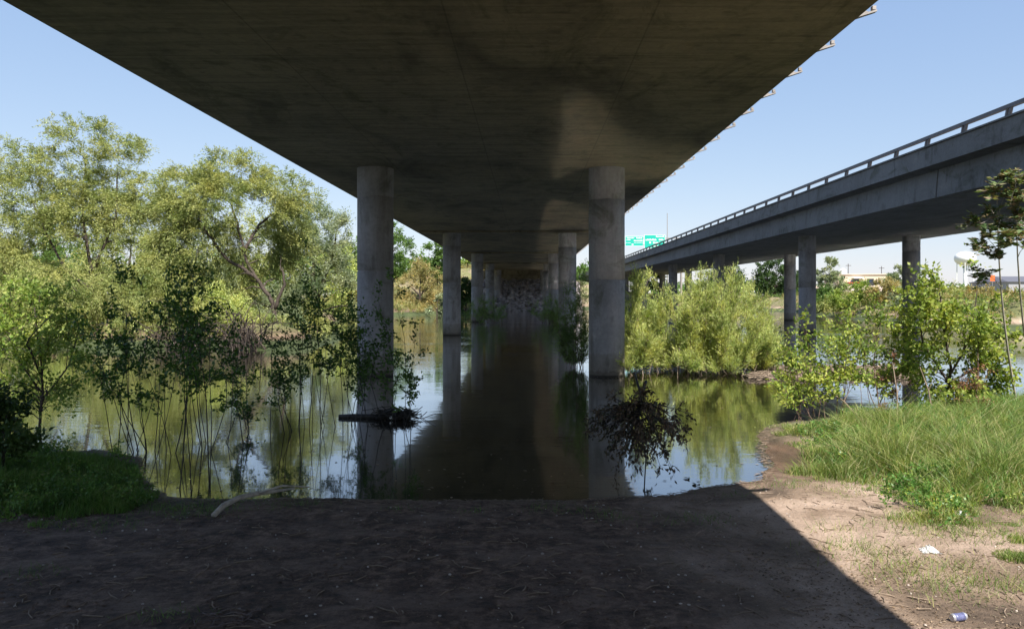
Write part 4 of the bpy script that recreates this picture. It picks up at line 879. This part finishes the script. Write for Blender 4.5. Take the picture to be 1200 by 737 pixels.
# green signs over the parallel bridge
d = 205
ge = empty('sign_gantry', (P(757, 0, d)[0], d+.6, 2), 'steel gantry carrying the two green road signs above the parallel bridge', 'gantry')
xa, xb = P(722, 0, d)[0], P(800, 0, d)[0]; zg = P(0, 287, d)[2]
m = MB(); m.box(xa, xb, d+.4, d+.7, zg-.15, zg+.15); m.box(xa, xb, d+.4, d+.7, zg+1.6, zg+1.85); m.build('beam', M['steel'], ge)
for q in (xa+.2, xb-.2): m = MB(); m.tube([(q, d+1.0, 1), (q, d+1.0, zg+2)], .28, 10); m.build('post', M['steel'], ge)
def sign(x0, x1, y0, y1, rows, label):
    a, _, zt = P(x0, y0, d); b_, _, zb = P(x1, y1, d)
    e = empty('road_sign', ((a+b_)/2, d, zb), label, 'sign', 'green road signs')
    m = MB(); m.box(a, b_, d, d+.08, zb, zt); m.build('border', M['white'], e)
    m = MB(); m.box(a+.09, b_-.09, d-.012, d-.003, zb+.09, zt-.09); m.build('panel', M['green_sign'], e)
    m = MB(); W = b_-a; H = zt-zb
    for (u0, u1, v, hh) in rows:                  # unreadable legend: rows of letter-high strokes
        u = u0
        while u < u1:
            wd = rng.uniform(.018, .04); m.box(a+u*W, a+min(u+wd, u1)*W, d-.024, d-.015, zt-(v+hh)*H, zt-v*H*1.0-(rng.random() < .4)*hh*H*.3); u += wd+.012
    m.build('legend', M['white'], e)
sign(732.5, 754, 277, 288.5, [(.1, .5, .12, .10), (.62, .92, .1, .14), (.08, .3, .30, .10), (.48, .95, .38, .14), (.04, .3, .64, .05), (.5, .95, .64, .05), (.36, .46, .75, .15)], 'left green road sign with white legend between column and parallel bridge')
sign(755, 779.5, 275.2, 291, [(.56, .95, .06, .12), (.06, .58, .30, .13), (.70, .92, .30, .12), (.24, .33, .52, .13), (.42, .75, .52, .13), (.4, .7, .8, .08)], 'right green road sign, the larger one, partly behind the parallel bridge rail')
def bankveg(name, label, x0, x1, y0, y1, n, mt, sc=1.0):
    X = rng.uniform(x0, x1, n*3); Y = rng.uniform(y0, y1, n*3); Z = height(X, Y)
    ok = (Z > .12) & (vnoise(X, Y, .22, 23) > rng.uniform(.2, .75, n*3)) & ((X < -9) | (X > 8) | (Y > 146)); X, Y, Z = X[ok][:n], Y[ok][:n], Z[ok][:n]
    c = np.stack([X, Y, Z+.05+rng.uniform(0, .5*sc, len(X))*vnoise(X, Y, .5, 24)], 1)
    me, _ = leaf_mesh(name, c, unit(rng.normal(0, 1, c.shape)), nt=4, L=.55*sc, m=5, l=.20*sc, w=.07*sc, a=(.7, 1.2, .9), spread=.5)
    return tag(link(name, me, M[mt]), label, 'vegetation', kind='stuff')
bankveg('bank_vegetation', 'weeds and low growth on the left bank', -40, -9, 38, 112, 3800, 'willowmid')
bankveg('bank_vegetation', 'tan and green growth on the levee beyond the columns', -30, 8, 98, 170, 3000, 'tan', 1.5)
bankveg('bank_vegetation', 'green and tan growth on the far right bank', 30, 110, 50, 150, 6500, 'tan', 1.2)
bankveg('bank_vegetation', 'green weeds on the far right bank', 30, 110, 50, 150, 5000, 'green', 1.2)
# far tree belts that read as one mass
def belt(name, label, x0, x1, d0, d1, n, h, mt):
    X = rng.uniform(x0, x1, n); Y = rng.uniform(d0, d1, n); Z = 2+h*(.5+.8*vnoise(X, Y*.2, .05, 21))*rng.uniform(.15, 1, n)
    me, _ = leaf_mesh(name, np.stack([X, Y, Z], 1), unit(rng.normal(0, 1, (n, 3))), nt=4, L=2.2, m=5, l=1.3, w=.8, a=(1, .3, 1))
    return tag(link(name, me, M[mt]), label, 'trees', kind='stuff')
belt('distant_trees', 'distant line of trees along the horizon on the left and centre', -420, 20, 240, 330, 2600, 13, 'green')
belt('distant_trees', 'distant line of trees along the horizon on the right', 60, 420, 360, 460, 1500, 7, 'green')
